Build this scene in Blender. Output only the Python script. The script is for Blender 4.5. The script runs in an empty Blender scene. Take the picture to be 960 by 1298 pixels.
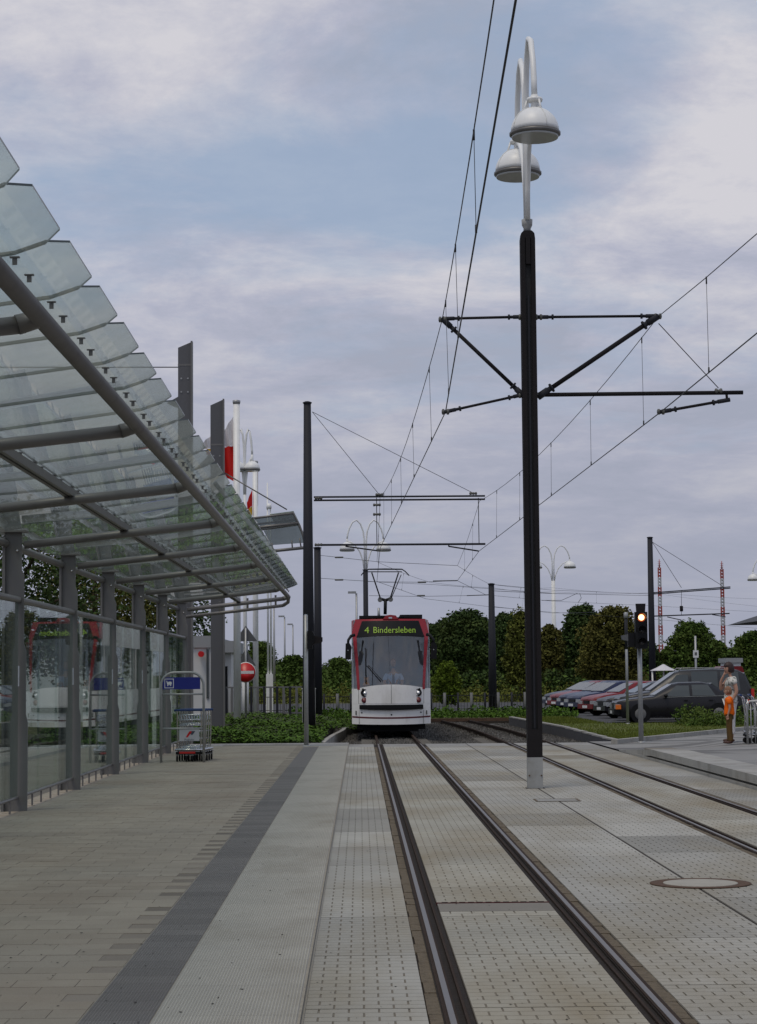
import bpy, math, random
from mathutils import Vector, Matrix
R = math.radians
C = bpy.context.scene.collection
random.seed(7)

# ------------------------------------------------------------------ camera
FP, CH = 2600.0, 1.67                      # focal length in photo pixels, eye height
cy_ = Vector(((457-480)/FP, -(859.5-649)/FP, -1)).normalized()
a_ = Vector((-0.0075, 1, 0)); cz_ = (a_ - cy_*a_.dot(cy_)).normalized()
cx_ = cy_.cross(cz_)
ROT = Matrix((cx_, cy_, cz_))              # camera -> world
cam = bpy.data.cameras.new('camera'); co = bpy.data.objects.new('camera', cam); C.objects.link(co)
co.matrix_world = Matrix.Translation((0, 0, CH)) @ ROT.to_4x4()
cam.sensor_fit = 'VERTICAL'; cam.sensor_height = 36; cam.lens = 36*FP/1298
cam.clip_start = .1; cam.clip_end = 8000
S = bpy.context.scene; S.camera = co
S.render.resolution_x, S.render.resolution_y = 757, 1024
S.view_settings.view_transform = 'Standard'; S.view_settings.look = 'None'; S.view_settings.exposure = 0

def at(px, py, Y):                         # photo pixel + distance -> point
    d = ROT @ Vector((px-480, 649-py, -FP)); return Vector((0, 0, CH)) + d*(Y/d.y)
def gnd(px, py, z=0):                      # photo pixel on a level plane
    d = ROT @ Vector((px-480, 649-py, -FP)); return Vector((0, 0, CH)) + d*((z-CH)/d.z)

# ------------------------------------------------------------------ sky and sun
SUN_EL, SUN_AZ = R(66), R(215)             # azimuth measured from +Y, clockwise
w = bpy.data.worlds.new('World'); S.world = w; w.use_nodes = True
nt = w.node_tree; nt.nodes.clear()
def N(nt, t, **k):
    n = nt.nodes.new(t)
    for a, b in k.items():
        if a in n.inputs: n.inputs[a].default_value = b
        else: setattr(n, a, b)
    return n
def L(nt, a, b): nt.links.new(a, b)
sky = N(nt, 'ShaderNodeTexSky', sky_type='NISHITA', sun_disc=False, sun_elevation=SUN_EL, sun_rotation=SUN_AZ, dust_density=2.0, air_density=1.0)
hs = N(nt, 'ShaderNodeMix', data_type='RGBA'); hs.inputs[0].default_value = .70
hs.inputs[7].default_value = (3.5, 4.5, 6.1, 1)
L(nt, sky.outputs[0], hs.inputs[6])
tc = N(nt, 'ShaderNodeTexCoord'); sx = N(nt, 'ShaderNodeSeparateXYZ'); L(nt, tc.outputs['Generated'], sx.inputs[0])
def M(nt, op, a, b=None, c=None, clamp=False):
    n = nt.nodes.new('ShaderNodeMath'); n.operation = op; n.use_clamp = clamp
    for i, v in enumerate((a, b, c)):
        if v is None: continue
        if isinstance(v, (int, float)): n.inputs[i].default_value = v
        else: L(nt, v, n.inputs[i])
    return n.outputs[0]
zz = M(nt, 'ADD', M(nt, 'MAXIMUM', sx.outputs[2], 0.0), .16)
ux = M(nt, 'DIVIDE', sx.outputs[0], zz); uy = M(nt, 'DIVIDE', sx.outputs[1], zz)
cb = N(nt, 'ShaderNodeCombineXYZ'); L(nt, ux, cb.inputs[0]); L(nt, uy, cb.inputs[1]); cb.inputs[2].default_value = 3.7
n1 = N(nt, 'ShaderNodeTexNoise', Scale=1.7, Detail=11.0, Roughness=.62, Distortion=.3); L(nt, cb.outputs[0], n1.inputs['Vector'])
n2 = N(nt, 'ShaderNodeTexNoise', Scale=2.9, Detail=11.0, Roughness=.66, Distortion=.2)
mp = N(nt, 'ShaderNodeMapping'); mp.inputs['Location'].default_value = (5.1, 2.2, 0); L(nt, cb.outputs[0], mp.inputs[0]); L(nt, mp.outputs[0], n2.inputs['Vector'])
lowh = M(nt, 'MULTIPLY', M(nt, 'SUBTRACT', .20, sx.outputs[2]), 1.7, clamp=False)
def puff(x0, z0, wx, wz, amp):             # broad cloud banks and clear gaps
    ex = M(nt, 'POWER', M(nt, 'DIVIDE', M(nt, 'SUBTRACT', sx.outputs[0], x0), wx), 2.0); ez = M(nt, 'POWER', M(nt, 'DIVIDE', M(nt, 'SUBTRACT', sx.outputs[2], z0), wz), 2.0)
    return M(nt, 'MULTIPLY', M(nt, 'EXPONENT', M(nt, 'MULTIPLY', M(nt, 'ADD', ex, ez), -1.0)), amp)
bank = M(nt, 'ADD', puff(.20, .235, .075, .055, .30), puff(-.14, .315, .09, .035, .16))
gap = M(nt, 'ADD', puff(-.02, .245, .13, .024, -.15), puff(.09, .30, .06, .05, -.09))
cov = M(nt, 'ADD', M(nt, 'ADD', n1.outputs[0], M(nt, 'MAXIMUM', lowh, -.0)), M(nt, 'ADD', bank, gap))
rmp = N(nt, 'ShaderNodeValToRGB'); rmp.color_ramp.elements[0].position = .40; rmp.color_ramp.elements[1].position = .60
L(nt, cov, rmp.inputs[0])
cc = N(nt, 'ShaderNodeValToRGB'); e = cc.color_ramp.elements
e[0].position = .38; e[0].color = (.375, .405, .50, 1); e[1].position = .68; e[1].color = (.64, .63, .675, 1)
m_ = cc.color_ramp.elements.new(.50); m_.color = (.452, .468, .572, 1)
L(nt, M(nt, 'ADD', n2.outputs[0], M(nt, 'MULTIPLY', bank, .45)), cc.inputs[0])
hz = N(nt, 'ShaderNodeMix', data_type='RGBA'); hz.inputs[7].default_value = (.345, .365, .455, 1)
L(nt, M(nt, 'MULTIPLY', M(nt, 'SUBTRACT', .20, sx.outputs[2]), 5.0, clamp=True), hz.inputs[0]); L(nt, cc.outputs[0], hz.inputs[6])
sc = N(nt, 'ShaderNodeVectorMath', operation='SCALE'); sc.inputs['Scale'].default_value = 10.0; L(nt, hz.outputs[2], sc.inputs[0])
mx = N(nt, 'ShaderNodeMix', data_type='RGBA'); L(nt, M(nt, 'MULTIPLY_ADD', rmp.outputs[0], .80, .20), mx.inputs[0]); L(nt, hs.outputs[2], mx.inputs[6]); L(nt, sc.outputs[0], mx.inputs[7])
bg = N(nt, 'ShaderNodeBackground', Strength=.10); L(nt, mx.outputs[2], bg.inputs[0])
wo = N(nt, 'ShaderNodeOutputWorld'); L(nt, bg.outputs[0], wo.inputs[0])
sl = bpy.data.lights.new('sun', 'SUN'); sl.energy = 1.15; sl.angle = R(20); sl.color = (1, .90, .74)
so = bpy.data.objects.new('sun', sl); C.objects.link(so)
sd = Vector((math.sin(SUN_AZ)*math.cos(SUN_EL), math.cos(SUN_AZ)*math.cos(SUN_EL), math.sin(SUN_EL)))
so.rotation_euler = sd.to_track_quat('Z', 'Y').to_euler()

# ------------------------------------------------------------------ materials
def mat(name, col, rough=.6, metal=0, var=.12, scale=4.0, bump=0.0, bscale=60.0, coord='pos', stain=None, tint=0.0, stretch=(1, 1, 1), spec=None, island=0.0, emit=None):
    m = bpy.data.materials.new(name); m.use_nodes = True; t = m.node_tree; t.nodes.clear()
    o = N(t, 'ShaderNodeOutputMaterial'); p = N(t, 'ShaderNodeBsdfPrincipled', Roughness=rough, Metallic=metal)
    p.inputs['Specular IOR Level'].default_value = spec if spec is not None else (.18 if rough >= .75 else .5)
    L(t, p.outputs[0], o.inputs[0])
    if coord == 'pos': g = N(t, 'ShaderNodeNewGeometry').outputs['Position']
    else: g = N(t, 'ShaderNodeTexCoord').outputs['Object']
    mpn = N(t, 'ShaderNodeMapping'); mpn.inputs['Scale'].default_value = stretch; L(t, g, mpn.inputs[0]); v = mpn.outputs[0]
    n = N(t, 'ShaderNodeTexNoise', Scale=scale, Detail=6.0, Roughness=.62); L(t, v, n.inputs['Vector'])
    f = M(t, 'MULTIPLY_ADD', M(t, 'SUBTRACT', n.outputs[0], .5), var*3.2, 1.0)
    if tint:
        oi = N(t, 'ShaderNodeObjectInfo'); f = M(t, 'MULTIPLY', f, M(t, 'MULTIPLY_ADD', M(t, 'SUBTRACT', oi.outputs['Random'], .5), tint*2, 1.0))
    if island:
        gi = N(t, 'ShaderNodeNewGeometry'); f = M(t, 'MULTIPLY', f, M(t, 'MULTIPLY_ADD', M(t, 'SUBTRACT', gi.outputs['Random Per Island'], .5), island*2, 1.0))
    vm = N(t, 'ShaderNodeVectorMath', operation='SCALE'); vm.inputs[0].default_value = col; L(t, f, vm.inputs['Scale'])
    c = vm.outputs[0]
    if stain:
        scol, sscale, lo, hi, amt, sst = stain
        m2 = N(t, 'ShaderNodeMapping'); m2.inputs['Scale'].default_value = sst; m2.inputs['Location'].default_value = (3.3, 1.7, .2); L(t, g, m2.inputs[0])
        ns = N(t, 'ShaderNodeTexNoise', Scale=sscale, Detail=5.0, Roughness=.6); L(t, m2.outputs[0], ns.inputs['Vector'])
        mr = N(t, 'ShaderNodeMapRange'); mr.inputs[1].default_value = lo; mr.inputs[2].default_value = hi; mr.inputs[4].default_value = amt; L(t, ns.outputs[0], mr.inputs[0])
        mm = N(t, 'ShaderNodeMix', data_type='RGBA'); mm.inputs[7].default_value = (*scol, 1); L(t, mr.outputs[0], mm.inputs[0]); L(t, c, mm.inputs[6]); c = mm.outputs[2]
    L(t, c, p.inputs['Base Color'])
    rr = M(t, 'MULTIPLY_ADD', M(t, 'SUBTRACT', n.outputs[0], .5), .25, rough, clamp=True); L(t, rr, p.inputs['Roughness'])
    if bump:
        nb = N(t, 'ShaderNodeTexNoise', Scale=bscale, Detail=4.0); L(t, v, nb.inputs['Vector'])
        b = N(t, 'ShaderNodeBump', Strength=bump, Distance=.02); L(t, nb.outputs[0], b.inputs['Height']); L(t, b.outputs[0], p.inputs['Normal'])
    if emit:
        p.inputs['Emission Color'].default_value = (*emit[:3], 1); p.inputs['Emission Strength'].default_value = emit[3]
    m['p'] = 1
    return m
def glass(name, tint=(.80, .86, .84), dirt=.08, dcol=(.45, .48, .46), rough=.02, f0=.05, nscale=1.5, dirtvar=1.0, refl=1.0):
    m = bpy.data.materials.new(name); m.use_nodes = True; t = m.node_tree; t.nodes.clear()
    o = N(t, 'ShaderNodeOutputMaterial'); g = N(t, 'ShaderNodeNewGeometry')
    dp = N(t, 'ShaderNodeVectorMath', operation='DOT_PRODUCT'); L(t, g.outputs['Normal'], dp.inputs[0]); L(t, g.outputs['Incoming'], dp.inputs[1])
    fr = M(t, 'MULTIPLY_ADD', M(t, 'POWER', M(t, 'SUBTRACT', 1.0, M(t, 'ABSOLUTE', dp.outputs['Value'])), 5.0), 1-f0, f0)
    tr = N(t, 'ShaderNodeBsdfTransparent'); tr.inputs[0].default_value = (*tint, 1)
    gl = N(t, 'ShaderNodeBsdfGlossy', Roughness=rough); gl.inputs[0].default_value = (.95, .97, .96, 1)
    df = N(t, 'ShaderNodeBsdfDiffuse'); df.inputs[0].default_value = (*dcol, 1)
    tl = N(t, 'ShaderNodeBsdfTranslucent'); tl.inputs[0].default_value = (*dcol, 1)
    dm = N(t, 'ShaderNodeMixShader'); dm.inputs[0].default_value = .72; L(t, df.outputs[0], dm.inputs[1]); L(t, tl.outputs[0], dm.inputs[2])
    nz = N(t, 'ShaderNodeTexNoise', Scale=nscale, Detail=7.0, Roughness=.65); L(t, g.outputs['Position'], nz.inputs['Vector'])
    df_ = M(t, 'MULTIPLY', M(t, 'MULTIPLY_ADD', M(t, 'SUBTRACT', nz.outputs[0], .5), 2.2*dirtvar, 1.0), dirt, clamp=True)
    m1 = N(t, 'ShaderNodeMixShader'); L(t, df_, m1.inputs[0]); L(t, tr.outputs[0], m1.inputs[1]); L(t, dm.outputs[0], m1.inputs[2])
    fr = M(t, 'MULTIPLY', fr, refl); m2 = N(t, 'ShaderNodeMixShader'); L(t, fr, m2.inputs[0]); L(t, m1.outputs[0], m2.inputs[1]); L(t, gl.outputs[0], m2.inputs[2])
    L(t, m2.outputs[0], o.inputs[0]); return m
def ribbed(name, col, pitch, var=.1, tint=.06, stain=None, rough=.8):
    m = mat(name, col, rough, var=var, scale=3, tint=tint, stain=stain)
    t = m.node_tree; p = next(n for n in t.nodes if n.type == 'BSDF_PRINCIPLED')
    g = N(t, 'ShaderNodeNewGeometry'); s = N(t, 'ShaderNodeSeparateXYZ'); L(t, g.outputs['Position'], s.inputs[0])
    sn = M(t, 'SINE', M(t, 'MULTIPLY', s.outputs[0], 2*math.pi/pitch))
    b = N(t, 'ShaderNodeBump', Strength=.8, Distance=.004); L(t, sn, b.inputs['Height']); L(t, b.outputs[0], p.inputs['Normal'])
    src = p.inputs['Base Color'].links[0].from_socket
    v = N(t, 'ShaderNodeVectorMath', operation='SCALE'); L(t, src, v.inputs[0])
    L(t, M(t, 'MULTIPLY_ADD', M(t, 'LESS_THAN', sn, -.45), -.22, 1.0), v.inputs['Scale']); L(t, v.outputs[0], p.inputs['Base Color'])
    return m
m = {}
BR = (.17, .125, .07)
m['soil'] = mat('soil', (.05, .043, .035), .95, bump=.6, bscale=20)
m['slab'] = mat('slab_concrete', (.335, .325, .294), .82, var=.18, scale=.8, tint=.22, bump=.25, bscale=90, stain=((.25, .215, .15), .55, .44, .72, .8, (1.6, .5, 1)))
m['slabmid'] = mat('slab_concrete_stained', (.325, .311, .266), .82, var=.18, scale=.9, tint=.20, bump=.25, bscale=90, stain=((.235, .19, .12), .7, .42, .72, .8, (1.3, .45, 1)))
m['slabplain'] = mat('slab_plain', (.30, .295, .28), .85, var=.08, scale=2, tint=.05, bump=.3, bscale=80, stain=((.17, .15, .12), 1.2, .5, .75, .6, (1, 1, 1)))
m['slabdark'] = mat('slab_grey', (.205, .19, .165), .85, var=.1, scale=3, bump=.3, bscale=80)
m['groove'] = mat('groove_dirt', (.20, .18, .15), .95, var=.2, scale=12)
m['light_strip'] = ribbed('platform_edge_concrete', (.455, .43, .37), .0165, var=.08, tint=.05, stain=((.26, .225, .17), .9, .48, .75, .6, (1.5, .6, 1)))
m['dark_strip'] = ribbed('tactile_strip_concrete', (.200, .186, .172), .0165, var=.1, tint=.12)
m['paver'] = mat('paver_concrete', (.310, .272, .217), .86, var=.10, scale=.9, tint=.07, island=.05, bump=.3, bscale=70, stain=((.22, .17, .125), .45, .48, .70, .55, (1, 1, 1)))
m['paver_dark'] = mat('paver_dark_concrete', (.215, .185, .150), .86, var=.10, scale=3, tint=.25, bump=.3, bscale=70)
m['sand'] = mat('joint_sand', (.30, .27, .22), .95, var=.25, scale=9)
m['asphalt'] = mat('asphalt', (.075, .075, .078), .9, var=.12, scale=2, bump=.3, bscale=60)
m['pave'] = mat('pavement_concrete', (.24, .235, .225), .88, var=.12, scale=.8, tint=.08, bump=.3, bscale=60, stain=((.11, .108, .105), .35, .50, .56, .75, (.6, 1.9, 1)))
m['kerb'] = mat('kerb_concrete', (.34, .33, .305), .85, var=.12, scale=3, tint=.08, bump=.3, bscale=60, stain=((.15, .13, .10), 1.5, .5, .75, .7, (1, 1, 1)))
m['rail'] = mat('rail_steel_polished', (.27, .24, .215), .48, 1, var=.12, scale=3, stretch=(8, .3, 1))
m['railside'] = mat('rail_rust', (.040, .027, .020), .85, spec=.1, var=.3, scale=6, bump=.3)
m['tar'] = mat('joint_filler', (.028, .022, .018), .85, var=.3, scale=8, bump=.5, bscale=30)
m['brownjoint'] = mat('rusty_joint_fill', (.135, .108, .075), .9, var=.45, scale=22, bump=.8, bscale=45)
m['ballast'] = mat('ballast_stone', (.105, .10, .092), .9, var=.2, scale=2, island=.45)
m['rust'] = mat('rust_brown', (.10, .062, .042), .85, var=.3, scale=10)
m['redchan'] = mat('red_channel', (.075, .012, .014), .9, spec=.1, var=.3, scale=10)
m['grass'] = mat('grass', (.095, .118, .022), .95, spec=.15, var=.22, scale=.8, stain=((.13, .115, .05), .4, .5, .7, .6, (1, 1, 1)), bump=.5, bscale=15)
m['blade'] = mat('grass_blade', (.105, .128, .022), .9, spec=.15, var=.25, scale=.7, island=.35)
m['ivy'] = mat('ground_cover_leaf', (.062, .118, .014), .8, var=.2, scale=.9, island=.5, spec=.15, stain=((.10, .055, .02), .9, .64, .76, .6, (1, 1, 1)))
m['meadow'] = mat('meadow', (.10, .105, .04), .95, var=.3, scale=.15, stain=((.14, .11, .05), .12, .5, .65, .6, (1, 1, 1)))
m['mast'] = mat('dark_painted_steel', (.019, .017, .018), .7, var=.2, scale=6, coord='obj', spec=.12)
m['mastfar'] = mat('dark_grey_painted_steel', (.026, .027, .033), .65, spec=.2, var=.12, scale=5, coord='obj')
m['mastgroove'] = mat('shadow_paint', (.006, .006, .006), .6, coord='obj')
m['mastbase'] = mat('galvanised_base', (.33, .335, .33), .6, var=.12, scale=7, coord='obj', stain=((.22, .21, .18), 4, .5, .7, .5, (1, 1, 1)))
m['greysteel'] = mat('grey_painted_steel', (.165, .158, .150), .42, .25, var=.08, scale=5, coord='obj', stain=((.10, .095, .09), 3, .52, .75, .5, (1, 1, .4)))
m['post'] = mat('grey_post_paint', (.145, .142, .138), .5, .1, var=.08, scale=3, coord='obj', stain=((.08, .078, .075), 2, .5, .75, .5, (1, 1, .3)))
m['pylon'] = mat('pylon_paint', (.098, .098, .104), .5, .1, var=.12, scale=2, coord='obj', stretch=(1, 1, .15))
m['fencegrey'] = mat('fence_grey', (.15, .15, .15), .7, coord='obj')
m['galv'] = mat('galvanised_steel', (.34, .345, .345), .45, .5, var=.2, scale=14, coord='obj')
m['chrome'] = mat('bright_steel', (.60, .60, .60), .22, 1, var=.1, scale=10, coord='obj')
m['white'] = mat('white_paint', (.80, .80, .78), .4, var=.06, scale=5, coord='obj', stain=((.45, .43, .39), 2.2, .55, .8, .4, (1, 1, .4)))
m['tramwhite'] = mat('tram_white_paint', (.83, .82, .80), .3, var=.05, scale=3, coord='obj', stain=((.42, .39, .33), 2.2, .52, .80, .45, (1, 1, .5)))
m['tramred'] = mat('tram_red_paint', (.30, .012, .020), .28, var=.06, scale=3, coord='obj')
m['darkred'] = mat('dark_red_stripe', (.11, .010, .014), .4, coord='obj')
m['black'] = mat('black_plastic', (.008, .008, .009), .5, spec=.2, var=.1, scale=8, coord='obj')
m['rubber'] = mat('rubber', (.014, .014, .014), .8, var=.2, scale=8, coord='obj')
m['led'] = mat('led_green', (.10, .20, .02), .5, coord='obj', emit=(.42, .60, .04, .27))
m['interior'] = mat('tram_interior', (.22, .22, .24), .7, coord='obj')
m['blue'] = mat('blue_sign', (.012, .020, .20), .35, var=.04, coord='obj')
m['bluehandle'] = mat('blue_plastic', (.015, .045, .15), .4, coord='obj')
m['signred'] = mat('sign_red', (.55, .010, .012), .35, var=.03, coord='obj')
m['signwhite'] = mat('sign_white', (.72, .72, .72), .4, var=.03, coord='obj')
m['signback'] = mat('sign_back_grey', (.10, .105, .11), .6, coord='obj')
m['adgrey'] = mat('advert_panel', (.50, .51, .53), .4, coord='obj')
m['adink'] = mat('advert_ink', (.06, .07, .10), .5, coord='obj')
m['lampglass'] = mat('lamp_lens', (.45, .46, .45), .15, coord='obj')
m['lit'] = mat('lit_signal_lens', (.8, .5, .2), .3, coord='obj', emit=(1, .66, .30, 3.2))
m['litring'] = mat('lit_lens_rim', (.55, .08, .02), .3, coord='obj', emit=(1, .14, .02, .30))
m['lens'] = mat('dark_lens', (.022, .020, .020), .2, coord='obj')
m['flagwhite'] = mat('flag_white', (.62, .60, .62), .8, coord='obj')
m['flagred'] = mat('flag_red', (.58, .022, .018), .75, coord='obj')
m['flagyellow'] = mat('flag_yellow', (.70, .42, .03), .75, coord='obj')
m['flagblack'] = mat('flag_black', (.015, .015, .015), .75, coord='obj')
m['bark'] = mat('bark', (.07, .052, .038), .9, var=.3, scale=8, bump=.6, bscale=15)
m['wall'] = mat('white_render', (.62, .62, .61), .7, var=.06, scale=.8)
m['wallgrey'] = mat('grey_parapet', (.28, .29, .30), .7, var=.06, scale=.8)
m['roofdark'] = mat('dark_roof', (.045, .045, .048), .7)
m['wire'] = mat('wire_dark', (.02, .02, .022), .5)
m['insul'] = mat('insulator', (.10, .10, .09), .5, coord='obj')
m['roofglass'] = glass('canopy_roof_glass', (.90, .94, .92), .12, (.74, .80, .77), .015, .06, 1.3, 1.2)
m['greyglass'] = glass('grey_glass', (.50, .54, .53), .25, (.20, .22, .215), .05, .08, 1.3)
m['wallglass'] = glass('canopy_wall_glass', (.80, .87, .84), .03, (.4, .43, .42), .01, .05, .8, 1.0, .68)
m['windscreen'] = glass('windscreen_glass', (.80, .82, .83), .05, (.4, .4, .42), .03, .13, .8)
m['carglass'] = mat('car_glass', (.065, .075, .077), .16, var=.06, scale=1.5, coord='obj', spec=.5)
m['skin'] = mat('skin', (.44, .24, .165), .55, coord='obj')
m['hairdark'] = mat('hair_dark', (.030, .012, .010), .6, var=.25, scale=30, coord='obj')
m['hairfair'] = mat('hair_fair', (.22, .11, .06), .7, var=.25, scale=30, coord='obj')
m['orange'] = mat('orange_cotton', (.80, .14, .008), .85, var=.10, scale=8, coord='obj')
m['browncloth'] = mat('brown_cotton', (.115, .068, .025), .9, var=.15, scale=8, coord='obj')
m['whitecloth'] = mat('white_cotton', (.68, .66, .66), .85, var=.06, scale=8, coord='obj')
m['pattern'] = mat('patterned_blouse', (.62, .60, .55), .85, var=.08, scale=6, coord='obj', stain=((.12, .15, .13), 13, .52, .56, .85, (1, 1, 1)))
m['shirt'] = mat('light_blue_shirt', (.46, .57, .72), .8, coord='obj')
m['tie'] = mat('dark_tie', (.03, .03, .06), .7, coord='obj')
m['shoe'] = mat('brown_leather', (.06, .022, .014), .6, coord='obj')
m['plush'] = mat('brown_plush', (.28, .13, .04), .95, var=.3, scale=20, coord='obj')
def leafmat(n, c, s2, amt=.5):
    return mat(n, c, .85, var=.28, scale=.55, island=.45, spec=.12, stain=(s2, .45, .48, .66, amt, (1, 1, 1)))
m['leafdark'] = leafmat('leaf_dark_green', (.042, .070, .020), (.080, .100, .026))
m['leafmid'] = leafmat('leaf_mid_green', (.062, .102, .020), (.102, .130, .026))
m['leafyellow'] = leafmat('leaf_yellow_green', (.100, .112, .022), (.150, .135, .028))
m['leafautumn'] = leafmat('leaf_autumn', (.094, .092, .022), (.140, .112, .028), .5)
m['leafbright'] = leafmat('leaf_bright_green', (.085, .125, .012), (.12, .135, .018))
def paint(n, c, r=.30): return mat(n, c, r, .0, var=.04, scale=3, coord='obj', spec=.32)
m['carblack'] = paint('black_car_paint', (.016, .015, .018)); m['cargrey'] = paint('dark_grey_car_paint', (.030, .031, .034))
m['carred'] = paint('red_car_paint', (.17, .010, .013)); m['carblue'] = paint('navy_car_paint', (.012, .017, .055)); m['carslate'] = paint('slate_blue_car_paint', (.028, .036, .060))
m['headlamp'] = mat('headlamp_glass', (.55, .57, .6), .12, .4, coord='obj'); m['amber'] = mat('amber_lens', (.75, .17, .015), .3, coord='obj'); m['taillamp'] = mat('tail_lamp', (.55, .02, .015), .3, coord='obj', )

# ------------------------------------------------------------------ mesh helpers
class MB:
    def __init__(s): s.v = []; s.f = []; s.mi = []; s.sm = []; s.k = 0
    def face(s, idx, sm=False): s.f.append(idx); s.mi.append(s.k); s.sm.append(sm)
    def add(s, vs, fs, sm=False):
        b = len(s.v); s.v += [tuple(p) for p in vs]
        for f in fs: s.face([b+i for i in f], sm)
        return s
    def box(s, x0, x1, y0, y1, z0, z1, bottom=True):
        v = [(x0,y0,z0),(x1,y0,z0),(x1,y1,z0),(x0,y1,z0),(x0,y0,z1),(x1,y0,z1),(x1,y1,z1),(x0,y1,z1)]
        f = [(4,5,6,7),(0,1,5,4),(1,2,6,5),(2,3,7,6),(3,0,4,7)] + ([(0,3,2,1)] if bottom else [])
        return s.add(v, f)
    def obox(s, p0, p1, w, h, up=(0, 0, 1)):          # bar between two points, w across, h along up
        p0, p1 = Vector(p0), Vector(p1); d = (p1-p0).normalized(); u = Vector(up); a = d.cross(u)
        if a.length < 1e-4: u = Vector((0, 1, 0)); a = d.cross(u)
        a.normalize(); u = a.cross(d).normalized(); a *= w/2; u *= h/2
        v = [p-a-u for p in (p0, p1)]+[p+a-u for p in (p0, p1)]+[p+a+u for p in (p0, p1)]+[p-a+u for p in (p0, p1)]
        return s.add(v, [(0,1,3,2),(2,3,5,4),(4,5,7,6),(6,7,1,0),(0,2,4,6),(1,7,5,3)])
    def tube(s, pts, r, n=8, caps=True):
        pts = [Vector(p) for p in pts]; b = len(s.v); ref = None; K = len(pts)
        rs = r if isinstance(r, (list, tuple)) else [r]*K
        for i, p in enumerate(pts):
            d = (pts[min(i+1, K-1)]-pts[max(i-1, 0)]).normalized()
            if ref is None: ref = Vector((0, 0, 1)) if abs(d.z) < .9 else Vector((1, 0, 0))
            a = d.cross(ref).normalized(); u = a.cross(d).normalized(); ref = u
            for k in range(n):
                t = 2*math.pi*k/n; s.v.append(tuple(p+(a*math.cos(t)+u*math.sin(t))*rs[i]))
        for i in range(K-1):
            for k in range(n):
                s.face([b+i*n+k, b+i*n+(k+1) % n, b+(i+1)*n+(k+1) % n, b+(i+1)*n+k], True)
        if caps: s.face([b+k for k in range(n)][::-1]); s.face([b+(K-1)*n+k for k in range(n)])
        return s
    def lathe(s, prof, c=(0, 0, 0), n=16, axis='z', sm=True):
        b = len(s.v); K = len(prof)
        for r, h in prof:
            for k in range(n):
                t = 2*math.pi*k/n; a, q = r*math.cos(t), r*math.sin(t)
                p = {'z': (a, q, h), 'y': (a, h, q), 'x': (h, a, q)}[axis]
                s.v.append((c[0]+p[0], c[1]+p[1], c[2]+p[2]))
        for i in range(K-1):
            for k in range(n): s.face([b+i*n+k, b+i*n+(k+1) % n, b+(i+1)*n+(k+1) % n, b+(i+1)*n+k], sm)
        s.face([b+k for k in range(n)][::-1]); s.face([b+(K-1)*n+k for k in range(n)])
        return s
    def prism(s, poly, ax, a0, a1):                    # polygon in the other two axes, extruded along ax
        n = len(poly); mk = {'x': lambda p, a: (a, p[0], p[1]), 'y': lambda p, a: (p[0], a, p[1]), 'z': lambda p, a: (p[0], p[1], a)}[ax]
        v = [mk(p, a0) for p in poly]+[mk(p, a1) for p in poly]
        return s.add(v, [tuple(range(n))[::-1], tuple(range(n, 2*n))]+[(i, (i+1) % n, n+(i+1) % n, n+i) for i in range(n)])
    def grid(s, fn, us, vs, sm=True):
        b = len(s.v); nv = len(vs)
        for u in us:
            for v in vs: s.v.append(tuple(fn(u, v)))
        for i in range(len(us)-1):
            for j in range(nv-1): s.face([b+i*nv+j, b+(i+1)*nv+j, b+(i+1)*nv+j+1, b+i*nv+j+1], sm)
        return s
    def ball(s, c, rx, ry, rz, n=10, k=6):
        def fn(u, v): return (c[0]+rx*math.cos(u)*math.cos(v), c[1]+ry*math.sin(u)*math.cos(v), c[2]+rz*math.sin(v))
        return s.grid(fn, [2*math.pi*i/n for i in range(n+1)], [-math.pi/2+math.pi*j/k for j in range(k+1)])
    def mesh(s, name, mats):
        me = bpy.data.meshes.new(name); me.from_pydata(s.v, [], s.f)
        for q in (mats if isinstance(mats, (list, tuple)) else [mats]): me.materials.append(q)
        me.polygons.foreach_set('material_index', s.mi); me.polygons.foreach_set('use_smooth', s.sm); me.update(); return me
def obj(name, mb, mt, parent=None, label=None, **k):
    me = mb if isinstance(mb, bpy.types.Mesh) else mb.mesh(name, mt)
    o = bpy.data.objects.new(name, me); C.objects.link(o)
    if parent: o.parent = parent
    if label: o['label'] = label
    for a, b in k.items(): o[a] = b
    return o
def thing(name, label, cat, loc=(0, 0, 0), rz=0, group=None):
    o = bpy.data.objects.new(name, None); C.objects.link(o); o.location = loc; o.rotation_euler = (0, 0, rz); o.empty_display_size = .2
    o['label'] = label; o['category'] = cat
    if group: o['group'] = group
    return o
def single(name, mb, mt, label, cat, group=None):
    o = obj(name, mb, mt, None, label); o['category'] = cat
    if group: o['group'] = group
    return o
def struct(name, mb, mt): return obj(name, mb, mt, kind='structure')
def copy_tree(o, parent=None):
    c = o.copy(); C.objects.link(c)
    if parent: c.parent = parent
    for ch in [q for q in bpy.data.objects if q.parent == o]: copy_tree(ch, c)
    return c
def text_mesh(body, size, depth=.002, font_scale_x=1.0):
    cu = bpy.data.curves.new('t', 'FONT'); cu.body = body; cu.size = size; cu.extrude = depth; cu.align_x = 'CENTER'; cu.align_y = 'CENTER'; cu.resolution_u = 2
    o = bpy.data.objects.new('t', cu); C.objects.link(o); dg = bpy.context.evaluated_depsgraph_get(); me = bpy.data.meshes.new_from_object(o.evaluated_get(dg))
    bpy.data.objects.remove(o); bpy.data.curves.remove(cu); return me
def lerp(a, b, t): return a+(b-a)*t
def frange(a, b, s):
    out = []; x = a
    while x < b-1e-6: out.append(x); x += s
    return out

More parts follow.
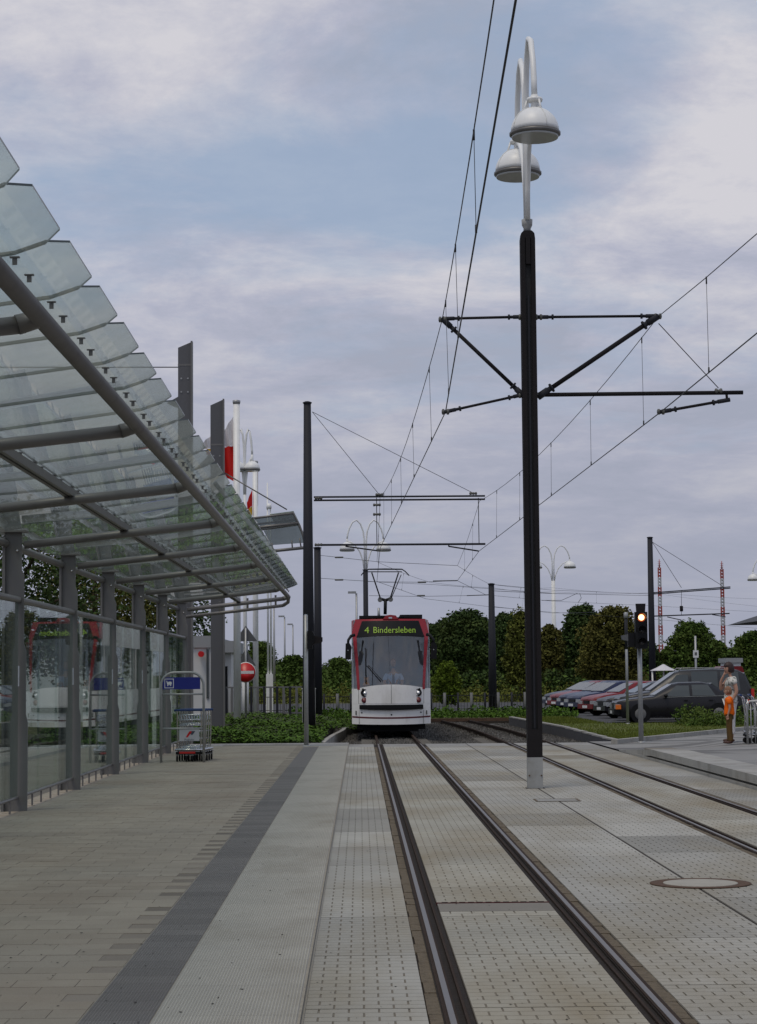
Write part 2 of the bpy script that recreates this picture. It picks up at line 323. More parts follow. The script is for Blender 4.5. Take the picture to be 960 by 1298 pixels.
# ------------------------------------------------------------------ ground sheets
PX0, PX1, PY0, PY1 = -1.0, 6.62, 52.2, 84.0      # the ballast pit
g = MB(); z = -.024
for x0, x1, y0, y1 in ((-2500, PX0, -60, 5000), (PX1, 2500, -60, 5000), (PX0, PX1, -60, PY0), (PX0, PX1, PY1, 5000)):
    g.add([(x0, y0, z), (x1, y0, z), (x1, y1, z), (x0, y1, z)], [(0, 1, 2, 3)])
zp = -.30
g.add([(PX0, PY0, zp), (PX1, PY0, zp), (PX1, PY1, zp), (PX0, PY1, zp)], [(0, 1, 2, 3)])
for (xa, ya), (xb, yb) in (((PX0, PY0), (PX0, PY1)), ((PX1, PY0), (PX1, PY1)), ((PX0, PY0), (PX1, PY0)), ((PX0, PY1), (PX1, PY1))):
    g.add([(xa, ya, zp), (xb, yb, zp), (xb, yb, z), (xa, ya, z)], [(0, 1, 2, 3)])
struct('ground', g, m['soil'])
g = MB(); zm = -.016
for x0, x1, y0, y1 in ((-2400, -9, 56, 103), (-9, PX0-.12, 84, 103), (PX0-.12, 9, PY1, 103), (-2400, 2400, 136, 4900)):
    g.add([(x0, y0, zm), (x1, y0, zm), (x1, y1, zm), (x0, y1, zm)], [(0, 1, 2, 3)])
struct('meadow_ground', g, m['meadow'])
struct('road', MB().box(-300, 300, 103, 136, -.02, 0, False), m['asphalt'])
struct('parking_ground', MB().box(8.4, 120, 72.3, 102.8, -.02, 0, False), m['asphalt'])
struct('shade_toned_path', MB().box(-60, -4.63, -20, 50.6, -.02, .024, False), mat('side_path_shade_tone', (.145, .135, .118), .9, var=.14, scale=1.2, bump=.4, bscale=50))  # ground behind the glass wall coloured darker, standing in for shade it lacks
# gentle far rise so the horizon line is not a ruler edge
def hill(x, y): return (x, y, -2+max(0, (y-400)/2600)*10*(1+.5*math.sin(x*.004+1)+.3*math.sin(x*.011)))
struct('hills', MB().grid(hill, [-1800+90*i for i in range(41)], [420, 700, 1000, 1500, 2200, 3000]), m['meadow'])

# ------------------------------------------------------------------ track paving slabs
YS, YE = 6.0, 50.2
track = obj('track_pavement', MB().box(-.302, 5.74, YS-.5, 52.19, -.022, -.018, False), m['tar'], kind='structure')
obj('edge_joint', MB().box(-.303, -.290, YS, 52.1, -.016, .006), m['slab'], track)
def slab_mesh(w, ln, mt, rows, off):
    b = MB(); b.k = 1; b.box(.004, w-.004, .010, ln-.010, -.016, -.006, False); b.k = 0
    rh = ln/rows
    for r_ in range(rows):
        y0, y1 = r_*rh+.004, (r_+1)*rh-.0045
        if r_ == 0: y0 += .008
        if r_ == rows-1: y1 -= .008
        o_ = .076*((r_+off) % 2)
        xs = [.006]+[x for x in frange(.152-o_, w-.03, .152) if x > .03]+[w-.006]
        for i in range(len(xs)-1):
            b.box(xs[i]+(.0055 if i else 0), xs[i+1]-(.0055 if i < len(xs)-2 else 0), y0, y1, -.0075, 0, False)
    return b.mesh('slab', [mt, m['groove']])
def plain_mesh(w, ln, mt):
    return MB().box(.005, w-.005, .006, ln-.006, -.016, .0, False).mesh('slab', mt)
COLS = [(-.298, .325, m['slab']), (.552, 1.388, m['slabmid']), (1.618, 2.645, m['slab']), (2.660, 3.625, m['slab']), (3.852, 4.698, m['slabmid']), (4.925, 5.738, m['slab'])]
SM = {}
for ci, (x0, x1, mt) in enumerate(COLS):
    y = 6.56+(0 if ci in (0, 1) else .35*ci)-2.0; k = 0
    while y < YE:
        ln = min(2.0, YE-y)
        if ln < .3: break
        rows = max(1, round(ln/.125)); key = (ci, round(ln, 2))
        plain = False
        if key not in SM: SM[key] = slab_mesh(x1-x0, ln, mt, rows, ci)
        if ci == 1 and abs(y-14.56) < .6:                       # the red drain channel and its plain closing slab
            for (ya, lb, mm) in ((y, .30, None), (y+.30, .52, m['slabdark']), (y+.82+.06, 1.12, None)):
                o = obj('slab', slab_mesh(x1-x0, lb, mt, max(2, round(lb/.125)), 0) if mm is None else plain_mesh(x1-x0, lb, mm), None, track)
                o.location = (x0, ya, 0)
            YCH = y+.82
            ch = obj('drain_channel', MB().box(x0, x1, YCH, YCH+.045, -.015, .003), m['redchan'], track)
            sl_ = MB()
            for q in range(12): sl_.box(x0+.04+q*.065, x0+.085+q*.065, YCH+.02, YCH+.04, .003, .0065)
            obj('slot', sl_, m['tar'], ch)
        else:
            o = obj('slab', SM[key], None, track); o.location = (x0, y, 0)
        y += 2.0; k += 1
for ci, (x0, x1, mt) in enumerate(COLS):                        # plain slabs of the foot crossing
    o = obj('slab', plain_mesh(x1-x0, .95, m['slabplain']), None, track); o.location = (x0, 50.2, 0)
    o = obj('slab', plain_mesh(x1-x0, 1.0, m['slabplain']), None, track); o.location = (x0, 51.17, 0)
# centre joint (dark), rails
obj('centre_joint', MB().box(2.6455, 2.6595, YS, 52.1, -.02, -.003), m['tar'], track)
def grooved_rail(name_track, xh, side):       # side +1: groove lies to the right of the head
    b = MB()
    def X(a, c): return (xh+a, xh+c) if side > 0 else (xh-c, xh-a)
    hb = MB(); hb.box(*X(-.014, .017), YS, 52.2, -.02, .0085); hb.k = 1; hb.box(*X(-.036, -.014), YS, 52.2, -.02, .0045); hb.box(*X(.017, .030), YS, 52.2, -.02, .005); h = obj('rail', hb, [m['rail'], m['railside']], track)
    s_ = MB()
    for a, c, z0, z1 in ((-.044, -.036, -.02, -.001), (.030, .036, -.02, -.004), (.036, .070, -.02, -.0165)):
        s_.box(*X(a, c), YS, 52.2, z0, z1)
    obj('rail_groove', s_, m['tar'], h)
    obj('guard_lip', MB().box(*X(.070, .084), YS, 52.2, -.02, .003), m['railside'], h)
    obj('joint_filler', MB().box(*X(.084, .113), YS, 52.2, -.02, -.012), m['tar'], h)
    jf = MB(); y = YS
    while y < 50:
        ln = random.uniform(.12, .5); o_ = random.uniform(-.006, .006)
        jf.box(*X(-.109+o_, -.044), y, y+ln-.003, -.02, -.005+random.uniform(-.005, .003), False); y += ln
    obj('edge_filler', jf, m['brownjoint'], h, kind='stuff')
for xh, sd_ in ((.437, 1), (1.507, -1), (3.738, 1), (4.812, -1)): grooved_rail('', xh, sd_)
# covers
mc = gnd(888, 1120.3, 0)
t = thing('manhole_cover', 'round concrete-filled manhole cover with rusty ring in track paving', 'manhole cover', (mc.x, mc.y, 0))
obj('ring', MB().lathe([(.30, .003), (.405, .003), (.405, .0075), (.38, .009), (.33, .009), (.318, .006), (.30, .006)], n=40), m['rust'], t)
obj('cover', MB().lathe([(.298, .003), (.298, .0095), (.285, .011)], n=40), mat('cover_concrete', (.35, .33, .285), .85, var=.15, scale=5), t)
rc = gnd(706, 1014.5, 0)
t = thing('inspection_cover', 'small rectangular cover with brown frame set in paving near mast', 'inspection cover', (rc.x, rc.y, 0))
f_ = MB()
for a in ((-.30, .30, -.28, -.25), (-.30, .30, .25, .28), (-.30, -.27, -.25, .25), (.27, .30, -.25, .25)): f_.box(*a, .003, .007)
obj('frame', f_, m['brownjoint'], t); obj('lid', MB().box(-.268, .268, -.248, .248, .003, .006), m['slabplain'], t)

# ------------------------------------------------------------------ left platform
plat = obj('platform', MB().box(-4.629, -.3035, YS-.5, 52.6, -.02, .0255, False), m['sand'], kind='structure')
PZ = .03
def piece(name, x0, x1, y0, y1, zt, mt, par, g_=.003):
    o = obj(name, MB().box(x0+g_, x1-g_, y0+g_, y1-g_, .0, zt, False), mt, par); return o
for i in range(44):
    y = 6.2+i*1.0
    b = MB(); x0, x1, y0, y1 = -1.018, -.306, y+.002, y+.998
    b.prism([(x0, .0), (x1, .0), (x1, PZ-.014), (x1-.014, PZ), (x0, PZ)], 'y', y0, y1)
    obj('edge_stone', b, m['light_strip'], plat)
for i in range(145):
    y = 6.2+i*.3
    if i < 110: piece('tactile_stone', -1.372, -1.024, y, y+.3, PZ-.002, m['dark_strip'], plat)
tst = MB()
for i in range(110, 145):
    y = 6.2+i*.3; tst.box(-1.369, -1.027, y+.003, y+.297, .0, PZ-.002, False)
obj('tactile_stones', tst, m['dark_strip'], plat, kind='stuff')
PL, PD = .345, .256
pm = MB().box(.0022, PL-.0022, .0022, PD-.0022, 0, PZ, False).mesh('paver', m['paver'])
pmd = MB().box(.0022, PL/2-.0022, .0022, PD-.0022, 0, PZ-.0035, False).mesh('paver', m['paver_dark'])
far = MB(); fard = MB(); cnt = 0; r_ = 0; y = 8.9
while y < 50.6:
    xs = []; x = -1.376-(PL/2 if r_ % 2 else 0)
    xmin = max(-4.62, -.182*(y+.3)-.5) if y < 26 else -4.62
    if r_ % 2:
        dark = random.random() < .85
        if cnt < 300: o = obj('paver', pmd if dark else MB().box(.0022, PL/2-.0022, .0022, PD-.0022, 0, PZ, False).mesh('paver', m['paver']), None, plat); o.location = (x, y, 0); cnt += 1
        else: (fard if dark else far).box(x+.002, x+PL/2-.002, y+.002, y+PD-.002, 0, PZ-(.0035 if dark else 0), False)
    while x-PL > xmin:
        x -= PL; dz = random.uniform(-.0015, .0012)
        if cnt < 300: o = obj('paver', pm, None, plat); o.location = (x, y, dz); cnt += 1
        else: far.box(x+.002, x+PL-.002, y+.002, y+PD-.002, 0, PZ+dz, False)
    y += PD; r_ += 1
obj('pavers', far, m['paver'], plat, kind='stuff'); obj('dark_pavers', fard, m['paver_dark'], plat, kind='stuff')
# bright patch line and the cross bands at the far end
obj('light_joint_strip', MB().box(-3.55, -1.40, 35.7, 35.83, .02, PZ+.004), m['sand'], plat)
for i in range(10):
    piece('crossing_stone', -8.3+.70*i*1.0, -8.3+.70*(i+1), 51.6, 52.55, PZ+.004, m['slabplain'], plat)
    piece('crossing_stone', -8.3+.70*i*1.0, -8.3+.70*(i+1), 50.65, 51.55, PZ+.001, m['slabdark'] if i > 6 else m['slabplain'], plat)
piece('crossing_stone', -1.28, -.31, 50.3, 52.55, PZ+.003, m['slabplain'], plat)

b = MB()
for _ in range(520):
    y = 9.5+40*random.random()**1.6; x = random.uniform(-.17*y-.3, .14*y); zz_ = PZ+.001 if x < -.31 else .0008
    if abs(x-.437) < .13 or abs(x-1.507) < .13: continue
    q = random.uniform(.003, .011); a = random.uniform(0, 3)
    b.add([(x+q*math.cos(a+k*1.57)*random.uniform(.6, 1.3), y+q*1.6*math.sin(a+k*1.57), zz_+random.uniform(0, .004)) for k in range(4)], [(0, 1, 2, 3)])
obj('litter', b, m['tar'], kind='stuff')
# ------------------------------------------------------------------ right platform
rp = MB()
XS = [5.79, 6.42, 7.4, 8.4, 12, 24]
def rz_(x, y):
    if y <= 41: return .208
    e_ = .208-(y-41)/5*.19 if y < 46 else .018
    q = .208 if y <= 47.5 else max(.018, .208-(y-47.5)/3*.19)
    tt = min(1, max(0, (x-6.9)/1.4)); return lerp(e_, q, tt)
rp.grid(lambda x, y: (x, y, rz_(x, y)), XS, [8, 25, 38, 41, 43.5, 46, 47.5, 50.5, 52.3], False)
rp.grid(lambda x, y: (x, 50.5+(y-50.5), .0175), [8.4+0, 12, 24], [52.3, 58, 72.2], False)
rp.add([(6.7, 52.3, .017), (8.4, 52.3, .017), (8.4, 55.7, .017)], [(0, 1, 2)])
rplat = struct('right_platform', rp, m['pave'])
i = 0; y = 8.0
while y < 45.5:
    y2 = y+1.0; za, zb = rz_(5.8, y), rz_(5.8, y2); x0, x1 = 5.755, 6.415
    b = MB(); a = .004
    lo = lambda zt: max(.0, zt-.125)
    v = [(x0, y+a, lo(za)), (x1, y+a, 0), (x1, y+a, za+.004), (x0, y+a, za+.004), (x0, y2-a, lo(zb)), (x1, y2-a, 0), (x1, y2-a, zb+.004), (x0, y2-a, zb+.004)]
    b.add(v, [(0, 1, 2, 3), (7, 6, 5, 4), (3, 2, 6, 7), (0, 3, 7, 4), (0, 4, 5, 1)])
    obj('edge_stone', b, m['kerb'], rplat); y += 1.0
b = MB(); b.box(5.83, 6.4, 8, 42.4, -.02, .19); obj('platform_foot', b, m['groove'], rplat)
b = MB(); b.box(5.742, 5.86, 8, 44, -.02, .045); obj('foot_ledge', b, m['kerb'], rplat)

# ------------------------------------------------------------------ kerbs round the pit and verge
k_ = MB(); kerb = thing('kerb', 'pale concrete kerb stones round left side of the ballast bed', 'kerb')
pts = [(-.98, 52.75), (-.92, 56), (-.80, 60), (-.62, 64), (-.55, 66.5), (-.55, 68.2), (-.1, 70), (.6, 70.6)]
for i in range(len(pts)-1):
    a, c = Vector((*pts[i], 0)), Vector((*pts[i+1], 0)); n_ = max(1, round((c-a).length/1.2))
    for j in range(n_):
        p, q = a.lerp(c, j/n_), a.lerp(c, (j+.985)/n_)
        obj('kerb_stone', MB().obox(p+Vector((0, 0, -.13)), q+Vector((0, 0, -.13)), .13, .34), m['kerb'], kerb)
rk = thing('retaining_kerb', 'long low concrete edge wall between ballast and mown verge', 'kerb')
A, B = gnd(779, 940, 0), gnd(647, 913.5, 0)
A.z = B.z = 0; n_ = 14
for j in range(n_):
    p, q = A.lerp(B, j/n_), A.lerp(B, (j+.99)/n_)
    h_ = .03+.09*min(1, j/5)
    obj('wall_panel', MB().obox(p+Vector((0, 0, (h_-.30)/2)), q+Vector((0, 0, (h_-.30)/2)), .10, .30+h_), m['asphalt'], rk)
    obj('coping_stone', MB().obox(p+Vector((.02, 0, h_+.02)), q+Vector((.02, 0, h_+.02)), .15, .04), m['kerb'], rk)
vk = thing('verge_kerb', 'grey kerb between pavement and verge beside signal post', 'kerb')
A2, B2 = gnd(779, 944, 0), gnd(960, 925, 0); A2.z = B2.z = 0; n_ = 12
for j in range(n_):
    p, q = A2.lerp(B2, j/n_), A2.lerp(B2, (j+.99)/n_)
    obj('kerb_stone', MB().obox(p+Vector((0, 0, .05)), q+Vector((0, 0, .05)), .16, .15), m['kerb'], vk)
# ballast stones
def rock(b, x, y, z, s):
    i0 = len(b.v); a = random.uniform(0, 6.28)
    for k in range(3):
        t_ = a+k*2.09; b.v.append((x+s*math.cos(t_)*random.uniform(.7, 1.2), y+s*math.sin(t_)*random.uniform(.7, 1.2), z))
    b.v.append((x+random.uniform(-.4, .4)*s, y+random.uniform(-.4, .4)*s, z+s*random.uniform(.7, 1.3)))
    for f in ((0, 1, 3), (1, 2, 3), (2, 0, 3)): b.face([i0+q for q in f])
def bh(x, y):   # ballast surface height
    c = .0
    for xc in (.97, 4.3-(max(0, y-55)/22)**2*.45): c = max(c, 1-abs(x-xc)/1.7)
    return -.24+.13*min(1, max(0, c)*1.3)+(.06 if x > 5.3 else 0)
b = MB()
for _ in range(26000):
    yy = 52.2+30*random.random()**1.5; xx = random.uniform(-.95, 6.55)
    rock(b, xx, yy, bh(xx, yy)-.03, random.uniform(.03, .065))
obj('ballast', b, m['ballast'], kind='stuff')
b = MB().grid(lambda x, y: (x, y, bh(x, y)-.04), [-.99+.3*i for i in range(26)], [52.2, 54, 56, 60, 66, 72, 78, 83.8]); struct('ballast_ground', b, m['ballast'])
def vrail(fx, y0, y1, z, name='open_rail', lab='', fy=None):
    pts = []
    ys = frange(y0, y1, 1.5)+[y1]
    r_ = MB()
    for q in range(len(ys)-1):
        p0, p1 = Vector((fx(ys[q]), ys[q], z)), Vector((fx(ys[q+1]), ys[q+1], z))
        r_.k = 0; r_.obox(p0, p1, .062, .04)
        r_.k = 1; r_.obox(p0+Vector((0, 0, -.09)), p1+Vector((0, 0, -.09)), .03, .14); r_.obox(p0+Vector((0, 0, -.172)), p1+Vector((0, 0, -.172)), .14, .02)
    return r_
tr_ = thing('open_track', 'rusty open rails leading under the tram on ballast', 'rail track', group=None)
for xh in (.437, 1.507): obj('rail', vrail(lambda y: xh, 52.2, 82, -.015), [m['railside'], m['railside']], tr_)
cur = lambda x0: (lambda y: x0-((max(0, y-55))/22)**2*.42)
tr2 = thing('open_track', 'rusty open rails curving away between the masts on ballast', 'rail track')
for xh in (3.738, 4.812): obj('rail', vrail(cur(xh), 52.2, 83, -.015), [m['railside'], m['railside']], tr2)
for tt, xs_, dx in ((tr_, .97, lambda y: 0), (tr2, 4.275, lambda y: ((max(0, y-55))/22)**2*.42)):
    for q in range(14):
        y = 52.8+q*.62; xc = xs_-dx(y)
        obj('sleeper', MB().box(xc-.95, xc+.95, y-.12, y+.12, -.3, -.118), m['slabdark'], tt)
tr3 = thing('crossing_rail', 'rust-brown rail running across behind the ballast bed', 'rail track')
for yy, x0, x1 in ((80.5, 2.6, 6.5), (81.6, 2.4, 6.5)):
    obj('rail', MB().obox((x0, yy, .0), (x1, yy+.3, .0), .06, .10), m['rust'], tr3)

# ------------------------------------------------------------------ green stuff
def tufts(poly_fn, n, h, wd, mt, name, zf=lambda x, y: 0.0):
    b = MB()
    for _ in range(n):
        x, y = poly_fn()
        if x is None: continue
        z0 = zf(x, y); a = random.uniform(0, 3.14); hh = h*random.uniform(.5, 1.3); lx, ly = random.uniform(-.6, .6)*hh, random.uniform(-.6, .6)*hh
        i0 = len(b.v); dx, dy = math.cos(a)*wd, math.sin(a)*wd
        b.v += [(x-dx, y-dy, z0-.02), (x+dx, y+dy, z0-.02), (x+lx, y+ly, z0+hh)]; b.face([i0, i0+1, i0+2])
    return obj(name, b, mt, kind='stuff')
verge = MB(); zv = .02
verge.add([(A.x+.05, A.y-.5, zv), (A2.x+.1, A2.y, zv), (12.2, 63.6, zv), (14.0, 72.2, zv), (8.39, 72.2, zv), (6.62, 72.2, zv)], [(0, 1, 2, 3, 4, 5)])
verge.add([(6.62, 72.2, zv), (8.39, 72.2, zv), (8.39, 103, zv), (6.62, 103, zv)], [(0, 1, 2, 3)])
verge.add([(12.2, 63.6, zv), (40, 66, zv), (40, 72.2, zv), (14, 72.2, zv)], [(0, 1, 2, 3)])
struct('grass_verge', verge, m['grass'])
def pv():
    y = 50+34*random.random()**1.2
    xl = lerp(A.x, B.x, (y-A.y)/(B.y-A.y))+.12; xr = A2.x+(B2.x-A2.x)*(y-A2.y)/(B2.y-A2.y)-.1 if y < 63 else (17 if y < 72 else 8.6)
    if xr <= xl: return None, None
    return random.uniform(xl, xr), y
tufts(pv, 26000, .06, .012, m['blade'], 'grass', lambda x, y: .02)
struct('worn_path', MB().box(11.0, 12.2, 60.9, 62.2, .0, .035, False), m['slabplain'])
# ground cover bed on the left
def bedz(x, y):
    e_ = min((y-52.7)/1.2, (-1.0-x)/.8+.2 if x > -3 else 9, 1.0); return max(0, e_)*(.17+.08*math.sin(x*1.7+y*.5)+.05*math.sin(y*2.1+x))
bxs = [-8.8+.4*i for i in range(20)]+[-1.02]; bys = [52.7+.5*i for i in range(5)]+[55+1.5*i for i in range(20)]
struct('planting_bed', MB().grid(lambda x, y: (x, y, bedz(x, y)-.005), bxs, bys), m['soil'])
b = MB()
for _ in range(42000):
    y = 52.65+29*random.random()**1.7; x = random.uniform(-8.6, -1.0 if y < 68 else .4)
    z0 = bedz(x, y)+random.uniform(-.02, .11); s_ = random.uniform(.03, .06); a = random.uniform(0, 6.28); ti = random.uniform(-.9, .9)
    ca, sa = math.cos(a)*s_, math.sin(a)*s_; i0 = len(b.v)
    b.v += [(x-ca, y-sa, z0-ti*s_*.5), (x+sa*.7, y-ca*.7, z0), (x+ca, y+sa, z0+ti*s_*.8+.01), (x-sa*.7, y+ca*.7, z0+.01)]; b.face([i0, i0+1, i0+2, i0+3])
obj('ground_cover', b, m['ivy'], kind='stuff')
def leafcloud(b, c, rx, ry, rz, n, s, flat=.0):
    for _ in range(n):
        u = random.gauss(0, 1), random.gauss(0, 1), random.gauss(0, 1); l_ = math.sqrt(sum(q*q for q in u)) or 1; rr = random.random()**.38*random.uniform(.8, 1.28)
        x, y, z0 = (c[0]+rx*u[0]/l_*rr, c[1]+ry*u[1]/l_*rr, c[2]+rz*u[2]/l_*rr)
        if z0 < .02: z0 = .02+random.random()*.1
        d1 = Vector((random.gauss(0, 1), random.gauss(0, 1), random.gauss(0, .7))).normalized()*s*random.uniform(.6, 1.25)
        d2 = d1.cross(Vector((random.gauss(0, 1), random.gauss(0, 1), random.gauss(0, 1)))).normalized()*s*.6
        p = Vector((x, y, z0)); i0 = len(b.v); b.v += [tuple(p-d1), tuple(p+d2), tuple(p+d1), tuple(p-d2)]; b.face([i0, i0+1, i0+2, i0+3])
def tree(px, pytop, wpx, Y, kind, label, name='tree', low=.12, n=5200, s=.17, conic=0.0, sparse=0, group='trees behind the car park and road'):
    top = at(px, pytop, Y); h = top.z; x = top.x; ppm = FP/Y; rw = wpx/ppm/2
    t = thing(name, label, 'tree', (x, Y, 0), 0, group)
    rnd = random
    tr = MB(); tr.tube([(0, 0, -.1), (.05*rw*.3, 0, h*.35), (0, 0, h*.8)], [h*.028, h*.02, h*.006], 8)
    for q in range(7):
        a = rnd.uniform(0, 6.28); z0 = h*rnd.uniform(.25, .6); e_ = Vector((math.cos(a)*rw*.75, math.sin(a)*rw*.7, z0+h*rnd.uniform(.12, .3)))
        tr.tube([(0, 0, z0), tuple(Vector((0, 0, z0)).lerp(e_, .5)+Vector((0, 0, .1))), tuple(e_)], [h*.010, h*.007, h*.002], 5)
    obj('trunk', tr, m['bark'], t)
    cr = MB(); nb = 54; blobs = []; n = int(n*1.7); s = s*.78
    for q in range(nb):
        f = (q+.5)/nb; zc = h*(low+.06+(0.90-low)*f); prof = math.sin(math.pi*min(1, (f*.86+.12)))**.6*(1-conic)+conic*((1-f)**.75+.15)
        a = q*2.4+rnd.uniform(-.4, .4); rr = rw*prof*rnd.uniform(.25, .86)
        br = rw*rnd.choice((.14, .2, .26, .36))*rnd.uniform(.85, 1.15)*(1 if not conic else max(.5, 1-f*.4)); blobs.append((math.cos(a)*rr, math.sin(a)*rr, zc, br))
    blobs.append((0, 0, h*.90, rw*(.34 if not conic else .2)))
    leafcloud(cr, (0, 0, h*(.46+low*.4)), rw*.72, rw*.72, h*(.36-.2*low), int(n*.45), s*1.1)
    for bx, by, bz, br in blobs:
        bz = min(bz, h-br*.75)
        leafcloud(cr, (bx, by, bz), br, br, br*.72, int(n/nb*min(1.6, (br/(rw*.26))**1.3)), s)
    for q in range(22):
        a = rnd.uniform(0, 6.28); rr = rw*rnd.uniform(.1, .8)*(1-conic*.5); zt_ = h*(1-(rr/rw)**2*.38)*rnd.uniform(.93, 1.03)
        for e_ in range(9): leafcloud(cr, (math.cos(a)*rr+rnd.uniform(-.12, .12), math.sin(a)*rr, zt_-e_*.11), .10+.03*e_, .10+.03*e_, .12, 3, s*.8)
    obj('crown', cr, m[kind], t)
    return t
random.seed(21)
BG = 'trees behind the car park and road'
tree(590, 773, 105, 168, 'leafdark', 'broad dark green tree right beside the tram', n=9000, s=.20)
tree(548, 790, 60, 176, 'leafdark', 'dark green tree partly hidden behind the tram right edge', n=5000, s=.2)
tree(640, 776, 74, 185, 'leafdark', 'dark tree crown behind the thin dark pole', n=6500, s=.21)
tree(660, 770, 52, 140, 'leafyellow', 'slim olive and yellowish tree left of the tall black mast', n=6000, s=.16, conic=.4)
tree(696, 790, 46, 150, 'leafautumn', 'olive brown tree just right of the tall black mast', n=5000, s=.17)
tree(737, 765, 78, 172, 'leafdark', 'round dark green tree behind the white double lamp', n=8000, s=.20)
tree(775, 768, 90, 138, 'leafautumn', 'autumn tinted tree with yellow and rusty leaves behind cars', n=9500, s=.155)
tree(818, 812, 46, 165, 'leafdark', 'small dark tree behind the right catenary mast', n=4000, s=.2)
tree(878, 786, 92, 165, 'leafmid', 'pointed mid green tree under the radio masts', n=9000, s=.18, conic=.5)
tree(905, 812, 56, 172, 'leafmid', 'short green tree between pointed tree and woman', n=4500, s=.19)
tree(952, 800, 74, 160, 'leafmid', 'green tree at right edge below the dark eaves', n=8000, s=.18)
tree(612, 850, 90, 150, 'leafdark', 'low dark shrub mass under the trees right of tram', n=5200, s=.17, low=.0)
tree(566, 838, 42, 120, 'leafbright', 'bright yellow green sapling beside the tram', n=2600, s=.12, low=.02, name='sapling')
tree(690, 848, 110, 150, 'leafdark', 'low dark shrub mass behind the black mast', n=5200, s=.17, low=.0)
tree(790, 850, 130, 150, 'leafautumn', 'low olive shrub mass behind the parked estate cars', n=5600, s=.17, low=.0)
tree(880, 848, 130, 155, 'leafdark', 'low dark shrub mass behind the black van', n=5200, s=.18, low=.0)
tree(430, 834, 54, 190, 'leafmid', 'small bushy tree between dark mast and tram', n=5000, s=.17, low=.02)
tree(416, 850, 52, 178, 'leafmid', 'low bush right behind the second dark mast', n=3600, s=.17, low=.0)
tree(330, 812, 60, 185, 'leafmid', 'feathery green tree behind the white flagpoles', n=4200, s=.16, low=.02)
tree(372, 830, 60, 200, 'leafmid', 'green tree behind the two grey street lamps', n=4600, s=.19, low=.0)
tree(298, 832, 60, 190, 'leafdark', 'dark bush behind the no entry sign', n=4600, s=.2, low=.0)
tree(262, 800, 40, 150, 'leafdark', 'dark tree top above the white building', n=3600, s=.19, low=.05)
tree(398, 846, 40, 210, 'leafdark', 'distant bush hidden behind the dark masts', n=2600, s=.2, low=.0)
for q, (px, py, wd, Y, kd, lb) in enumerate(((20, 630, 300, 62, 'leafdark', 'large leafy tree behind the glass wall at left edge'), (120, 650, 250, 72, 'leafautumn', 'large leafy tree behind the middle of glass wall'), (205, 690, 190, 86, 'leafdark', 'leafy tree behind the far end of glass wall'))):
    tree(px, py, wd, Y, kd, lb, n=4200, s=.10, low=.22, group='trees behind the glass wall')
for px_, py_, wd_, Y_, kd_, lb_ in ((520, 800, 90, 195, 'leafmid', 'tree top hidden mostly behind the tram roof'), (612, 786, 70, 200, 'leafmid', 'lighter tree rising between dark tree and thin pole'), (718, 800, 70, 200, 'leafyellow', 'pale olive tree beside the white lamp post'), (845, 826, 60, 190, 'leafyellow', 'low olive tree left of the pointed tree'), (925, 822, 50, 190, 'leafyellow', 'low olive tree behind the woman'), (352, 842, 80, 215, 'leafyellow', 'hazy olive trees beyond the street lamps'), (280, 846, 70, 200, 'leafmid', 'low green tree behind the grey railing')):
    tree(px_, py_, wd_, Y_, kd_, lb_, n=4200, s=.19, low=.02)
# loose sprays of twigs above the autumn tree
def hedge(x0, x1, y0, y1, h, mt, n, s, name, label=None, zf=0):
    b = MB()
    for _ in range(n):
        x = random.uniform(x0, x1); y = random.uniform(y0, y1); hh = h*(.6+.35*math.sin(x*1.3+y)+.2*math.sin(x*4.1))
        leafcloud(b, (x, y, max(.02, hh*random.random())), .1, .1, .1, 1, s)
    if label: o = single(name, b, mt, label, 'hedge')
    else: o = obj(name, b, mt, kind='stuff')
    return o
hedge(10.6, 18.5, 66.5, 70.5, .62, m['leafmid'], 9000, .055, 'hedge', 'low scruffy green shrubs in front of black cars')
hedge(-3, 9, 84.5, 89.5, .42, m['ivy'], 9000, .07, 'weeds')
hedge(-14, 26, 137, 146, 1.3, m['leafyellow'], 14000, .11, 'scrub')
hedge(-26, 30, 143, 158, 2.2, m['leafmid'], 12000, .17, 'undergrowth')

# ------------------------------------------------------------------ glass canopy
cn = thing('platform_canopy', 'long glass roofed platform shelter with grey posts and tubes', 'canopy')
PY = [26.2+4.95*i for i in range(-3, 6)]            # posts / ribs
XT, ZT, XG, ZG = -1.77, 3.69, -1.51, 3.95
for i, y in enumerate(PY):
    if y > 6:
        # post: outer flange stepped on its right edge + web
        xo = -4.45
        b = MB()
        b.prism([(xo-.08, 0), (xo+.225, 0), (xo+.225, 1.15), (xo+.20, 1.25), (xo+.20, 2.05), (xo+.17, 2.15), (xo+.17, 3.02), (xo+.14, 3.08), (xo+.14, 3.56), (xo-.08, 3.56)], 'y', y-.012, y+.012)
        b.box(xo-.10, xo-.065, y-.07, y-.0125, 0, 3.5); b.box(xo-.10, xo-.065, y+.0125, y+.07, 0, 3.5)
        po = obj('post', b, m['post'], cn)
        obj('cap_plate', MB().box(xo-.12, xo+.21, y-.09, y+.09, 3.561, 3.585), m['greysteel'], po)
        obj('slot', MB().box(xo+.10, xo+.118, y-.0145, y-.0125, 1.60, 1.86), m['chrome'], po)
        obj('bolt', MB().lathe([(.022, y-.03), (.018, y-.045), (.0, y-.05)], (xo+.08, 0, 3.33), 10, 'y'), m['chrome'], po)
    b = MB(); b.tube([(-4.28, y, 3.40), (-1.86, y, 3.655)], .052, 12); rb = obj('rib', b, m['greysteel'], cn)
    # stub joining the rib to the front tube
    obj('node', MB().tube([(-1.90, y-.01, 3.65), (XT+.02, y+.03, ZT+.01)], [.058, .05], 12), m['greysteel'], rb)
